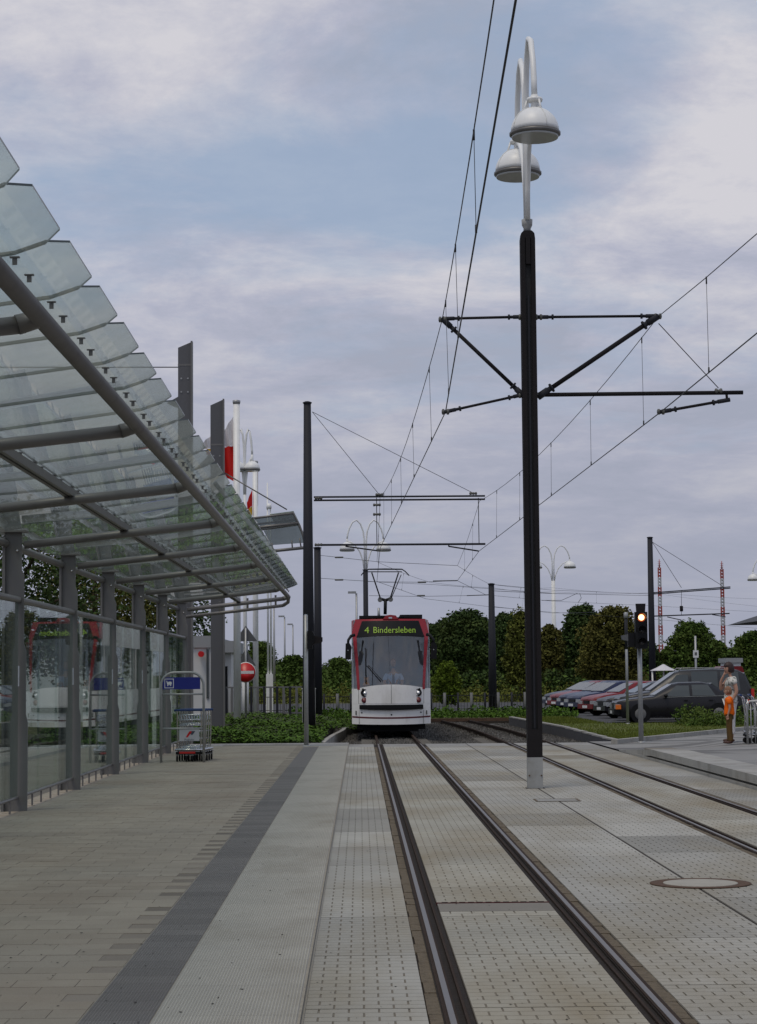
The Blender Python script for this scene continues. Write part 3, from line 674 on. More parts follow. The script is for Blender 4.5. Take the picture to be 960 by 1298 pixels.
b = MB(); b.tube([(XT, 5, ZT), (XT, 51.0, ZT)], .054, 12); b.tube([(XT, 51.0, ZT), (XT-.02, 51.2, ZT-.12), (XT-.15, 51.25, ZT-.2)], .045, 8); obj('front_tube', b, m['greysteel'], cn)
obj('end_tube', MB().tube([(XT-.15, 51.25, ZT-.2), (-4.4, 51.25, 3.22)], .042, 8), m['greysteel'], cn)
for x in (-2.1, -2.8, -3.5):
    obj('end_strut', MB().obox((x, 51.25, 3.22+(x+4.4)*.11), (x, 51.2, 3.52+(x+4.4)*.10), .05, .02), m['greysteel'], cn)
b = MB(); b.box(-3.06, -3.02, 5, 51, 3.57, 3.64); b.box(-3.0, -2.96, 5, 51, 3.575, 3.645); b.box(-3.055, -2.965, 5, 51, 3.642, 3.655); obj('purlin', b, m['greysteel'], cn)
obj('back_tube', MB().tube([(-4.52, 5, 3.42), (-4.52, 51, 3.42)], .05, 10), m['greysteel'], cn)
obj('handrail', MB().tube([(-4.35, 5, 2.70), (-4.35, 51, 2.70)], .042, 10), m['greysteel'], cn)
obj('foot_rail', MB().tube([(-4.35, 5, .20), (-4.35, 51, .20)], .022, 8), m['greysteel'], cn)
def rz(x): # roof line
    pts = [(-4.62, 3.55), (-3.0, 3.69), (-1.77, 3.86), (XG, ZG)]
    for (xa, za), (xb, zb) in zip(pts, pts[1:]):
        if x <= xb+1e-6: return lerp(za, zb, (x-xa)/(xb-xa))
    return ZG
pitch = 4.95/4; J0 = 10.47
def pane(y0, y1, xa, xb, outer):
    b = MB(); e_ = .10 if outer else 0; ch_ = .17; tz = .012
    def zed(x, y): return rz(x)+.016*(y1-y)/(y1-y0)
    if outer: poly = [(xa, y0), (xb-e_, y0), (xb, y0+ch_), (xb, y1-ch_), (xb-e_, y1), (xa, y1)]
    else: poly = [(xa, y0), (xb, y0), (xb, y1), (xa, y1)]
    if outer:
        xm = -1.77
        low = [(x, y, zed(x, y)) for x, y in [(xa, y0), (xm, y0), (xm, y1), (xa, y1)]]; out = [(xm, y0), (xb-e_, y0), (xb, y0+ch_), (xb, y1-ch_), (xb-e_, y1), (xm, y1)]
        for P in (low, [(x, y, zed(x, y)) for x, y in out]):
            n = len(P); b.add(P+[(p[0], p[1], p[2]+tz) for p in P], [tuple(range(n))[::-1], tuple(range(n, 2*n))])
        E = [(xa, y0), (xm, y0)]+out[1:5]+[(xm, y1), (xa, y1)]
    else:
        P = [(x, y, zed(x, y)) for x, y in poly]; b.add(P+[(p[0], p[1], p[2]+tz) for p in P], [(3, 2, 1, 0), (4, 5, 6, 7)]); E = poly
    b.k = 1; n = len(E)
    P = [(x, y, zed(x, y)) for x, y in E]; b.add(P+[(p[0], p[1], p[2]+tz) for p in P], [(i, (i+1) % n, n+(i+1) % n, n+i) for i in range(n)])
    return b
m['glassedge'] = mat('glass_edge', (.07, .09, .085), .3, coord='obj')
k = -4; clampm = MB(); clampm.box(-.012, .012, -.006, .006, .02, .055); clampm.box(-.025, .025, -.012, .012, .055, .062); clampm = clampm.mesh('glass_clamp', m['post'])
while True:
    y0 = J0+k*pitch+.008; y1 = J0+(k+1)*pitch-.008
    if y1 > 51.2: break
    obj('roof_pane', pane(y0, y1, -2.995, XG, True), [m['roofglass'], m['glassedge']], cn)
    obj('roof_pane', pane(y0, y1, -4.62, -3.005, False), [m['roofglass'], m['glassedge']], cn)
    for yy in (y0+.22, y1-.22):
        for xx, zz_ in ((XT+.04, 3.745+.0), (-3.0, 3.63), (-4.5, 3.46)):
            o = obj('glass_clamp', clampm, None, cn); o.location = (xx, yy, zz_)
    k += 1
mf = MB().box(-.012, .012, -.01, .01, 0, .19).mesh('rail_foot', m['greysteel'])
for i in range(len(PY)-1):
    y0, y1 = PY[i]+.07, PY[i+1]-.07
    if y1 < 8: continue
    for q in range(3):
        ya, yb = lerp(y0, y1, q/3)+.006, lerp(y0, y1, (q+1)/3)-.006
        dx = .014*(yb-ya)/2; b = MB()
        b.add([(-4.36-dx, ya, .225), (-4.348-dx, ya, .225), (-4.348+dx, yb, .225), (-4.36+dx, yb, .225), (-4.36-dx, ya, 2.655), (-4.348-dx, ya, 2.655), (-4.348+dx, yb, 2.655), (-4.36+dx, yb, 2.655)], [(4, 5, 6, 7), (0, 1, 5, 4), (1, 2, 6, 5), (2, 3, 7, 6), (3, 0, 4, 7), (0, 3, 2, 1)]); obj('wall_pane', b, m['wallglass'], cn)
        o = obj('rail_foot', mf, None, cn); o.location = (-4.35, (ya+yb)/2+.3, 0)
        o = obj('rail_foot', mf, None, cn); o.location = (-4.35, ya+.25, 0)

# ------------------------------------------------------------------ steel pylons and the second canopy
def pylon(xl, xr, ytop, Y, slant, label, fins, zfoot=0):
    p0, p1 = at(xl, ytop+slant, Y), at(xr, ytop, Y); b0 = gnd(xl, 930); x0, x1 = p0.x, p1.x
    t = thing('steel_pylon', label, 'pylon', ((x0+x1)/2, Y, 0), 0, 'slanted top steel pylons beyond the shelter')
    h = (x1-x0)/2; ln = p1.z; l0 = p0.z
    obj('face_plate', MB().prism([(-h, zfoot), (h-.045, zfoot), (h-.045, ln-.02), (-h, l0)], 'y', -.03, .03), m['pylon'], t)
    obj('edge_flange', MB().box(h-.045+.001, h, -.12, .12, zfoot, ln), m['post'], t)
    for z_ in fins:
        obj('seam_band', MB().box(-h-.004, h-.046, -.036, -.031, z_, z_+.05), m['greysteel'], t)
        bo = MB()
        for q in (-.55, .35):
            for dz in (-.35, -.7): bo.box(h*q-.02, h*q+.02, -.045, -.0305, z_+dz, z_+dz+.04)
        obj('bolts', bo, m['galv'], t)
    return t, x0, x1
t, xa, xb = pylon(226, 244.5, 433, 52.6, 8, 'nearer tall slanted steel pylon rising above shelter roof', (9.75, 8.2, 5.0))
obj('fin', MB().prism([(xa-(xa+xb)/2, 8.95), (xa-(xa+xb)/2, 8.65), (xa-(xa+xb)/2-.30, 8.78)], 'y', -.02, .02), m['pylon'], t)
obj('stay_cable', MB().tube([(xa-(xa+xb)/2, 0, 9.72), (xa-6-(xa+xb)/2, 0, 9.76)], .014, 5), m['wire'], t)
t, xa, xb = pylon(267, 284.5, 506, 64.2, 8, 'farther slanted steel pylon beside the white flagpole', (9.0, 6.0))
obj('fin', MB().prism([(xa-(xa+xb)/2, 8.75), (xa-(xa+xb)/2, 8.4), (xa-(xa+xb)/2-.45, 8.3)], 'y', -.02, .02), m['pylon'], t)
c2 = thing('glass_canopy', 'small curved glass canopy hung from the farther steel pylon', 'canopy')
Y2 = 64.2
P = lambda x, y, dy=0: at(x, y, Y2+dy)
arc = [(318, 655), (342, 652), (372, 648), (380, 664), (384.5, 677), (387, 688)]
pa = [P(x, y) for x, y in arc]
for q in range(4):
    for (i0, i1) in ((1, 2), (2, 3), (3, 4), (4, 5)):
        a, c = pa[i0]+Vector((0, 1.24*q, 0)), pa[i1]+Vector((0, 1.24*q, 0)); dv = Vector((0, 1.22, 0)); up = Vector((.008, 0, .01))
        b = MB().add([a, c, c+dv, a+dv, a+up, c+up, c+dv+up, a+dv+up], [(0, 1, 2, 3), (7, 6, 5, 4), (0, 4, 5, 1), (1, 5, 6, 2), (2, 6, 7, 3), (3, 7, 4, 0)])
        obj('roof_pane', b, m['roofglass'], c2)
fr = MB()
for q in (0, 2.48, 4.9): fr.tube([p+Vector((0, q, -.06)) for p in pa], .04, 6)
obj('rib', fr, m['greysteel'], c2)
for (xa_, ya_), (xb_, yb_) in (((308, 671), (378, 663)), ((330, 700), (389, 694))):
    obj('beam', MB().tube([P(xa_, ya_), P(xb_, yb_)], .05, 8), m['greysteel'], c2)
for (xa_, ya_), (xb_, yb_) in (((370, 685), (371, 696)), ((380, 682), (382, 695)), ((345, 688), (346, 698))): obj('strut', MB().tube([P(xa_, ya_), P(xb_, yb_)], .025, 6), m['greysteel'], c2)
for quad in (((322, 657), (372, 649.5), (379.5, 664), (333, 671)), ((334, 672.5), (380, 665.5), (386.5, 688), (344, 691)), ((309, 660), (321, 657.5), (332, 671.5), (322, 673))):
    q1 = [P(x, y, -.02) for x, y in quad]; q2 = [p+Vector((0, .012, 0)) for p in q1]
    obj('glass_panel', MB().add(q1+q2, [(3, 2, 1, 0), (4, 5, 6, 7), (0, 1, 5, 4), (1, 2, 6, 5), (2, 3, 7, 6), (3, 0, 4, 7)]), m['greyglass'], c2)
obj('hanger_rod', MB().tube([P(284, 599), P(364, 646)], .022, 6), m['greysteel'], c2)

# ------------------------------------------------------------------ flagpoles, flags
def flagpole(px, pyt, Y, r, label):
    tp = at(px, pyt, Y)
    t = thing('flagpole', label, 'flagpole', (tp.x, Y, 0), 0, 'white flagpoles behind the planting bed')
    obj('pole', MB().tube([(0, 0, 0), (0, 0, tp.z-.15)], [r*1.05, r*.92], 14), m['white'], t)
    obj('truck', MB().lathe([(r*.95, tp.z-.149), (r*1.1, tp.z-.08), (r*1.1, tp.z-.02), (r*.5, tp.z)]), m['galv'], t)
    return tp
f1 = flagpole(300, 507, 71, .125, 'thick white flagpole carrying the white and red flag')
f2 = flagpole(323.5, 584, 92, .125, 'white flagpole carrying the red and yellow flag')
def flag(name, pts, bands, Y, label, grp):         # pts: outline quads by pixel, hanging with folds
    t = thing(name, label, 'flag', group=grp)
    for mt, quad in bands:
        p = [at(x, y, Y) for x, y in quad]
        def fn(u, v): q = p[0].lerp(p[1], u).lerp(p[3].lerp(p[2], u), v); return (q.x, q.y+.12*math.sin(u*9+v*1.5)*(.3+u), q.z)
        us = [i/10 for i in range(11)]; vs = [i/8 for i in range(9)]
        b = MB().grid(fn, us, vs); b.grid(lambda u, v: (fn(u, v)[0], fn(u, v)[1]+.006, fn(u, v)[2]), us, vs)
        obj('cloth_band', b, m[mt], t)
flag('flag', None, [('flagwhite', [(296.5, 527), (284.5, 545), (284.5, 566.4), (296.5, 565)]), ('flagred', [(296.5, 565.2), (284.5, 566.6), (284.5, 604), (296.5, 610)])], 71, 'white over red flag hanging limp beside thick flagpole', 'flags on the white poles')
flag('flag', None, [('flagwhite', [(268, 552), (256, 562), (258, 569), (268, 568)]), ('flagyellow', [(268, 568.2), (260, 570), (261, 573), (268, 572)]), ('flagred', [(268, 572.2), (261, 573.2), (263, 577), (268, 577)])], 66, 'pale flag with yellow and red edge half hidden by pylon', 'flags on the white poles')
flag('flag', None, [('flagred', [(320, 620), (313, 637), (314, 646), (320, 641)]), ('flagyellow', [(320, 641.2), (314, 646.2), (315, 652), (320, 653)])], 91.8, 'red and yellow flag hanging on the farther flagpole', 'flags on the white poles')
flag('flag', None, [('flagred', [(326, 588), (327.2, 590), (327.4, 640), (326, 642)])], 92.3, 'narrow dark red edge of flag behind farther flagpole', 'flags on the white poles')

# ------------------------------------------------------------------ lamps
def lamp_head(t, z0, a=1.2, dr=.36, sc=1.0, cap=True):
    mt = m['white']
    for sg in (1, -1):
        f = lambda L_: [(sg*(x*a/1.2)*sc, 0, z0+z*sc) for x, z in L_]
        ar = obj('lamp_arm', MB().tube(f([(.06, 0), (.06, 1.2), (.07, 1.6), (.13, 2.05), (.30, 2.46), (.56, 2.68), (.84, 2.56), (1.06, 2.2), (1.17, 1.85), (1.2, 1.6)]), .045*sc, 10), mt, t)
        obj('arm_brace', MB().tube(f([(.09, .02), (.16, .45), (.36, .95), (.66, 1.30), (.95, 1.47), (1.2, 1.52)]), .038*sc, 8), mt, ar)
        c = (sg*a*sc, 0, z0+1.0*sc); k_ = dr*sc
        prof = [(k_*1.0, 0), (k_*1.06, .02*sc), (k_*1.06, .05*sc), (k_*1.0, .06*sc)]
        sh = [(k_*math.cos(q), .065*sc+k_*1.02*math.sin(q)) for q in [i*math.pi/2/9 for i in range(9)]]+[(.07*sc, .065*sc+k_*1.03)]
        d = obj('lamp_dome', MB().lathe(sh, c, 24), mt, ar)
        obj('rim', MB().lathe(prof, c, 24), m['greysteel'], d)
        obj('lens', MB().lathe([(k_*.95, -.03*sc), (k_*.98, -.002)], c, 24), m['lampglass'], d)
        if not cap: obj('socket', MB().tube([(c[0], 0, c[2]+k_*1.02), (c[0], 0, c[2]+.64*sc)], .05*sc, 8), mt, d)
        if cap:
            cg = MB(); cg.tube([(c[0], 0, c[2]+k_*1.05), (c[0], 0, c[2]+.62*sc)], .055*sc, 12)
            cg.lathe([(.06*sc, .52*sc), (.115*sc, .525*sc), (.125*sc, .55*sc), (.115*sc, .575*sc), (.06*sc, .58*sc)], c, 14)
            for q in range(3):
                u = q*2.09+.5; cg.tube([(c[0]+math.cos(u)*.11*sc, math.sin(u)*.11*sc, c[2]+.54*sc), (c[0]+math.cos(u)*.17*sc, math.sin(u)*.17*sc, c[2]+.36*sc)], .016*sc, 6)
            for q in range(4):
                u = q*1.571+.4; cg.tube([(c[0]+math.cos(u)*k_*1.005*math.cos(w_), math.sin(u)*k_*1.005*math.cos(w_), c[2]+.07*sc+k_*1.03*math.sin(w_)) for w_ in [i*math.pi/2/6 for i in range(6)]], .006, 4)
            obj('socket', cg, mt, d)

# ------------------------------------------------------------------ main mast
MY = 30.75; mb = gnd(678.5, 999, 0); mx_ = mb.x; MY = mb.y
mtop = at(672, 294, MY).z
mm = thing('catenary_mast', 'tall black grooved mast with white double lamp between tracks', 'mast', (mx_, MY, 0))
h = .112
bas = at(678, 959.7, MY).z
obj('base_cladding', MB().box(-h, h, -h, h, -.01, bas), m['mastbase'], mm)
col_ = MB()
col_.box(-h+.001, h-.001, -h+.001, h-.001, bas+.001, bas+.42)
for x0, x1, y0, y1 in ((-h, -.045, -h, -.03), (.045, h, -h, -.03), (-h, -.045, .03, h), (.045, h, .03, h)): col_.box(x0, x1, y0, y1, bas+.421, mtop-.12)
col_.prism([(-h, mtop-.119), (h, mtop-.119), (h*.9, mtop-.04), (h*.55, mtop), (-h*.55, mtop), (-h*.9, mtop-.04)], 'y', -h, h)
obj('column', col_, m['mast'], mm)
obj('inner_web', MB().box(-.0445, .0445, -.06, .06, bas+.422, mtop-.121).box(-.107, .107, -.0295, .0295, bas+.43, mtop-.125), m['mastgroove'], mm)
obj('cable_trunking', MB().box(-.014, .014, -.085, -.0605, bas+.43, mtop-1.0), m['mastfar'], mm)  # lighter grey than the column, paints in the lit line of the groove
obj('fuse_box', MB().box(-.034, .034, -.13, -.0605, mtop-.52, mtop-.10), m['mast'], mm)
obj('neck', MB().lathe([(.06, mtop-.001), (.055, mtop+.05), (.08, mtop+.10), (.085, mtop+.19)]), m['mastbase'], mm)
pf, pr = at(681, 178, MY-1.2), at(659, 229, MY+1.2)
lh = thing('street_lamp', 'white double gooseneck lamp on top of the tall black mast', 'street lamp', (mx_, MY, mtop+.09), math.atan2(pf.y-pr.y, pf.x-pr.x))
lamp_head(lh, .085)
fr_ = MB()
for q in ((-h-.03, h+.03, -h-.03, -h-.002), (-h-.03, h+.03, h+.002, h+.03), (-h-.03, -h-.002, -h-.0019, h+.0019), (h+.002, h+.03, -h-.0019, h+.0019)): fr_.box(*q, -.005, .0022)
obj('base_shade_frame', fr_, m['tar'], mm)  # dark frame painted in as contact shade round the mast foot
bolts = MB()
for x in (-.09, .09): bolts.lathe([(.012, -h-.0005), (.012, -h-.012)], (x, 0, bas-.27), 8, 'y')
obj('bolts', bolts, m['rust'], mm)
def W(px, py, Y=None): p = at(px, py, Y or MY); return p
def rel(p): return p-Vector((mx_, MY, 0))
def arm(t, name, p0, p1, r, mt='mast', ends=True, orig=None):
    o_ = orig or Vector((mx_, MY, 0)); a, c = Vector(p0)-o_, Vector(p1)-o_; d = (c-a).normalized(); b = MB()
    b.tube([a, c], r, 8); x = obj(name, b, m[mt], t)
    if ends:
        for p, s_ in ((a, 1), (c, -1)):
            e_ = MB(); e_.tube([p-d*.03*s_, p+d*.16*s_, p+d*.161*s_, p+d*.21*s_, p+d*.211*s_, p+d*.24*s_], [r*1.5, r*1.5, r*1.15, r*1.15, r*2, r*2], 8)
            obj('fitting', e_, m['mastfar'], x)
    return x
ML, MR_ = W(664, 402).x, W(682, 402).x
arm(mm, 'top_arm', W(664, 401.5), W(563, 404), .021); arm(mm, 'top_arm', W(682, 402), W(832, 400.5), .021)
arm(mm, 'strut', W(664, 502), W(562, 405), .030); arm(mm, 'strut', W(684, 502), W(832, 402), .036)
arm(mm, 'steady_arm', W(664, 500), W(565, 522), .020); arm(mm, 'lower_arm', W(684, 500.5), W(942, 497.5), .032, ends=False)
arm(mm, 'steady_arm', W(923, 507), W(838, 522), .022); arm(mm, 'drop_bracket', W(921, 498), W(922, 509), .02, ends=False)
arm(mm, 'stay_wire', W(835, 410), W(911, 492), .007, ends=False)
for (x, y) in ((662, 402), (683, 402), (662, 501), (684, 501), (561, 405), (834, 401), (565, 522), (838, 522), (911, 496)):
    p = rel(W(x, y)); b = MB().lathe([(.02, -.06), (.045, -.05), (.045, -.02), (.028, -.015), (.028, .015), (.045, .02), (.045, .05), (.02, .06)], tuple(p), 10, 'x'); obj('insulator', b, m['insul'], mm)

# ------------------------------------------------------------------ other masts
def taper_mast(px, pyt, Y, r0, r1, label, grp='dark masts with overhead line brackets'):
    tp = at(px, pyt, Y)
    t = thing('catenary_mast', label, 'mast', (tp.x, Y, 0), 0, grp)
    obj('column', MB().tube([(0, 0, -.05), (0, 0, tp.z-.05)], [r0, r1], 16), m['mastfar'], t)
    obj('cap', MB().lathe([(r1*1.0, tp.z-.049), (r1*1.25, tp.z-.03), (r1*1.25, tp.z), (r1*.6, tp.z+.03)]), m['mastfar'], t)
    return t, Vector((tp.x, Y, 0))
Y1 = 62.5
t1, o1 = taper_mast(389.7, 510, Y1, .20, .112, 'tall dark tapered mast right of glass shelter')
for ya in (629.2, 633.4): arm(t1, 'upper_arm', at(398, ya+.9, Y1), at(615, ya-.6, Y1), .028, 'mastfar', False, o1)
arm(t1, 'lower_arm', at(399, 690.8, Y1), at(615.5, 689.5, Y1), .032, 'mastfar', False, o1)
arm(t1, 'stay_wire', at(396, 522, Y1), at(481, 627, Y1), .008, 'mastfar', False, o1); arm(t1, 'stay_wire', at(396, 522, Y1), at(602, 626, Y1), .008, 'mastfar', False, o1)
arm(t1, 'steady_arm', at(569, 692.5, Y1), at(607, 698.5, Y1), .022, 'mastfar', False, o1); arm(t1, 'steady_arm', at(438, 692.5, Y1), at(478, 698, Y1), .022, 'mastfar', False, o1)
arm(t1, 'hanger', at(477.5, 631, Y1), at(478, 692, Y1), .012, 'mastfar', False, o1); arm(t1, 'hanger', at(606.5, 631, Y1), at(607.5, 689, Y1), .012, 'mastfar', False, o1)
arm(t1, 'hanger', at(569, 690, Y1), at(569, 693, Y1), .02, 'mastfar', False, o1)
for (x, y) in ((404, 631.5), (481, 627), (478, 640), (478, 652), (600, 625.5), (404, 690.5)):
    obj('insulator', MB().lathe([(.02, -.12), (.05, -.10), (.03, -.03), (.05, 0), (.03, .03), (.05, .10), (.02, .12)], tuple(at(x, y, Y1)-o1), 8, 'x'), m['insul'], t1)
t2, o2 = taper_mast(402.5, 694, 85, .17, .14, 'shorter dark mast close behind the tall tapered mast')
t3, o3 = taper_mast(623, 740, 93, .20, .13, 'slender dark mast in front of trees right of tram')
t4, o4 = taper_mast(824, 681, 133, .24, .17, 'dark mast rising behind the parked cars')
for ya in (751.3, 753): arm(t4, 'upper_arm', at(828, ya, 133), at(926, ya-7.4, 133), .035, 'mastfar', False, o4)
arm(t4, 'lower_arm', at(828, 781, 133), at(925, 777.6, 133), .04, 'mastfar', False, o4)
arm(t4, 'stay_wire', at(827, 687, 133), at(864, 745, 133), .015, 'mastfar', False, o4); arm(t4, 'stay_wire', at(827, 687, 133), at(915, 742, 133), .015, 'mastfar', False, o4)
arm(t4, 'hanger', at(864, 748, 133), at(864, 779, 133), .015, 'mastfar', False, o4)
wb = at(864, 771.5, 133)-o4; obj('counterweight', MB().lathe([(.09, -.18), (.11, -.16), (.11, .16), (.09, .18)], tuple(wb), 10), m['mast'], t4)
arm(t4, 'steady_arm', at(846, 782, 133), at(864, 786, 133), .03, 'mastfar', False, o4); arm(t4, 'steady_arm', at(903, 779, 133), at(920, 782, 133), .03, 'mastfar', False, o4)
# lamp mast behind the tram
t5, o5 = taper_mast(463.5, 722, 125, .16, .15, 'dark mast with white lamps standing behind the tram')
l5 = thing('street_lamp', 'white double gooseneck lamp on the mast behind the tram', 'street lamp', (o5.x, 125, at(463.5, 722, 125).z+.03), R(8), 'white double lamps')
lamp_head(l5, 0, a=1.0, dr=.40, sc=1.12, cap=False)
def lamp_post(px, pyj, Y, r, sc, label, a=1.2, dr=.36, base=None, rz_=0):
    tp = at(px, pyj, Y); t = thing('street_lamp', label, 'street lamp', (tp.x, Y, 0), rz_, 'white double lamps')
    obj('pole', MB().tube([(0, 0, 0), (0, 0, tp.z+.02)], [r, r*.72], 12), m['white'], t)
    if base: obj('pole_base', MB().lathe([(base, 0), (base, 1.85), (r*.8, 1.9)], n=12), m['white'], t)
    lamp_head(t, tp.z, a, dr, sc, False); return t
lamp_post(701.5, 737, 150, .20, .98, 'white double lamp post right of tall black mast', 1.26, .44)
lamp_post(974, 752, 158, .20, 1.0, 'white double lamp post at right edge of picture', 1.15, .42)
lamp_post(310.5, 628, 82, .085, 1.0, 'white double lamp post behind thick flagpole', .30, .31, .14)
ft = at(341, 612, 98); t = thing('lamp_pole', 'slim white twin tube pole with thick square foot', 'pole', (ft.x, 98, 0))
obj('foot', MB().box(-.16, .16, -.16, .16, 0, 1.9), m['white'], t)
for s_ in (-.07, .07): obj('tube', MB().tube([(s_, 0, 1.9), (s_, 0, ft.z-(1.0 if s_ > 0 else 0))], [.05, .035], 8), m['white'], t)
obj('collar', MB().lathe([(.12, ft.z-1.25), (.13, ft.z-1.1), (.07, ft.z-1.0)]), m['white'], t)
for px, py, Y, lb, gx in ((347.5, 769, 170, 'grey street lamp pole nearest the white foot pole', -1), (361, 782, 205, 'middle grey street lamp with head to the left', -1), (371.5, 792, 230, 'smallest grey street lamp farthest down the road', -1), (452, 752, 150, 'grey street lamp just left of tram roof', -1)):
    tp = at(px, py, Y); t = thing('street_lamp', lb, 'street lamp', (tp.x, Y, 0), 0, 'grey road lamps')
    obj('pole', MB().tube([(0, 0, 0), (0, 0, tp.z)], [.12, .07], 8), m['galv'], t)
    if lb.startswith('grey street lamp pole'): continue
    obj('lamp_head', MB().box(gx*.62, -.02, -.12, .12, tp.z-.02, tp.z+.14), m['galv'], t)

# ------------------------------------------------------------------ overhead wires
def span(p, q, sag, n=12): return [p.lerp(q, i/n)+Vector((0, 0, -sag*4*(i/n)*(1-i/n))) for i in range(n+1)]
def overhead(label, con, mes, sags, drops, grp='overhead tram lines'):
    t = thing('overhead_line', label, 'overhead line', group=grp)
    cp = [Vector(p) for p in con]; mp_ = []
    for i in range(len(mes)-1): mp_ += span(Vector(mes[i]), Vector(mes[i+1]), sags[i])[0 if i == 0 else 1:]
    obj('contact_wire', MB().tube(cp, .0085, 6), m['wire'], t); obj('messenger_wire', MB().tube(mp_, .0065, 6), m['wire'], t)
    def aty(pts, y):
        for a, c in zip(pts, pts[1:]):
            if min(a.y, c.y) <= y <= max(a.y, c.y) and abs(a.y-c.y) > 1e-3: return a.lerp(c, (y-a.y)/(c.y-a.y))
    for y in drops:
        a, c = aty(mp_, y), aty(cp, y)
        if a and c:
            b = MB().tube([a, c], .0035, 4); b.tube([c+Vector((0, 0, -.005)), c+Vector((0, 0, .07))], .012, 6); b.tube([a+Vector((0, 0, .01)), a+Vector((0, 0, -.09))], .011, 6); obj('dropper', b, m['wire'], t)
c1 = W(565, 522); m1 = W(561, 404); cF = at(482, 695, Y1); mF = at(482, 630, Y1)
near_c = at(655, 0, 11.9); near_m = at(621, 0, 15.6)
ext = lambda a, c, y: a+(c-a)*((y-a.y)/(c.y-a.y))
nc = ext(c1, near_c, -15); nc.z = c1.z; nm = Vector((nc.x+.05, -15, m1.z))
yd = [2, 8, 18.4, 24.2, 29, 34.8, 41, 47, 53, 59]
overhead('contact and messenger wires above the left track with tram', [nc, c1, cF, at(478, 737, 85), at(540, 759, 100), at(620, 769, 112), at(700, 776, 124), at(830, 785, 140), at(1000, 800, 150)],
         [nm, m1, mF, at(478, 712, 85), at(545, 738, 100), at(625, 745, 112), at(700, 750, 124), at(830, 751, 140), at(1000, 760, 150)], [.62, .45, .2, .05, .05, .1, .1, .1], yd+[72, 92, 106, 118])
c2_ = W(838, 522); m2_ = W(835, 401); cG = at(607.5, 698.5, Y1); mG = at(608, 635, Y1)
nc = ext(c2_, c2_+Vector((.012*30, -30, 0)), -15); nc.z = c2_.z; nm = Vector((nc.x, -15, m2_.z))
overhead('contact and messenger wires above the right hand track', [nc, c2_, cG, at(580, 736, 85), at(616, 754, 96), at(700, 762, 118), at(830, 768, 150), at(1000, 778, 175)],
         [nm, m2_, mG, at(580, 717, 85), at(620, 740, 96), at(700, 745, 118), at(830, 752, 150), at(1000, 772, 175)], [.6, .35, .12, .03, .1, .1, .1], [15, 22, 27, 32.6, 38.5, 44.6, 51, 57, 68, 76, 90, 106, 130])
sw = thing('span_wires', 'thin cross span wires strung between the masts behind tram', 'span wire')
def wire(L_, r=.009, nm_='wire'): obj(nm_, MB().tube([at(*q) for q in L_], r, 5), m['wire'], sw)
wire([(406, 704, 85), (425, 706, 85), (478, 712, 85), (580, 717, 85)]); wire([(406, 733, 85), (478, 737.5, 85), (530, 738, 85), (580, 736, 85)])
wire([(549, 736.5, 84.8), (580, 736, 84.8)], .022, 'steady_arm'); wire([(592, 755, 93), (620, 754, 93)], .02, 'steady_arm'); wire([(468, 755, 93), (530, 756, 93), (592, 755, 93)])
wire([(464, 737, 122), (549, 741, 110), (700, 752, 100)]); wire([(626, 741, 93), (700, 748, 110), (824, 753, 133)]); wire([(626, 749, 93), (690, 752, 105), (824, 755, 133)], .012); wire([(626, 769, 93), (700, 777, 110), (760, 776, 118)])
wire([(687, 761, 110), (712, 761, 112), (732, 752, 114)], .014, 'jumper'); wire([(735, 752, 114), (737, 758, 114), (733, 764, 114)], .014, 'jumper')
for x, y in ((430, 706.5), (430, 735), (535, 738), (534, 755)): obj('insulator', MB().lathe([(.02, -.18), (.035, -.15), (.035, .15), (.02, .18)], tuple(at(x, y, 85 if y < 740 else 93)), 8, 'x'), m['insul'], sw)

# ------------------------------------------------------------------ the tram
TY = 59.8; TX = at(496.6, 918, TY).x
tram = thing('tram', 'white and red tram coming head on showing line 4 on its display', 'tram', (TX, TY, 0))
def SF(x, z):                                   # front surface: y behind the nose
    a = abs(x)/1.15
    base = .42*a**2.6
    if z > 1.42: base += (z-1.42)**1.35*.26
    if z < .8: base += .05*(.8-z)
    return base
def patch(name, xl, xr, z0, z1, mt, par, off=0.0, nx=14, nz=8, zf0=None, zf1=None, label=None, th=.012):
    b = MB()
    def mk(o_):
        def fn(u, v):
            zz_ = lerp(z0, z1, v); 
            x = lerp(xl(zz_) if callable(xl) else xl, xr(zz_) if callable(xr) else xr, u)
            za = zf0(x) if zf0 else z0; zb = zf1(x) if zf1 else z1
            zz_ = lerp(za, zb, v); return (x, SF(x, zz_)-o_, zz_)
        return fn
    us = [i/nx for i in range(nx+1)]; vs = [i/nz for i in range(nz+1)]
    b.grid(mk(off), us, vs)
    # rim so that the panel has thickness
    f = mk(off); f2 = mk(off-th); rim = [(u, 0) for u in us]+[(1, v) for v in vs[1:]]+[(u, 1) for u in us[::-1][1:]]+[(0, v) for v in vs[::-1][1:-1]]
    n = len(rim); b.add([f(*q) for q in rim]+[f2(*q) for q in rim], [(i, n+i, n+(i+1) % n, (i+1) % n) for i in range(n)])
    return obj(name, b, mt, par, label)
hood = lambda x: 1.475-.10*(abs(x)/.95)**2.2
ws = lambda z: lerp(.915, 1.0, (z-1.42)/1.5)
patch('lower_panel', -1.15, 1.15, .33, .92, m['tramwhite'], tram, zf0=lambda x: .335-.02*(1-(x/1.15)**2))
patch('corner_panel', -1.15, -.955, .92, 1.36, m['tramwhite'], tram); patch('corner_panel', .955, 1.15, .92, 1.36, m['tramwhite'], tram)
hp = patch('hood_panel', -.945, -.006, .925, 1.4, m['tramwhite'], tram, .004, zf1=hood); hp = patch('hood_panel', .006, .945, .925, 1.4, m['tramwhite'], tram, .004, zf1=hood)
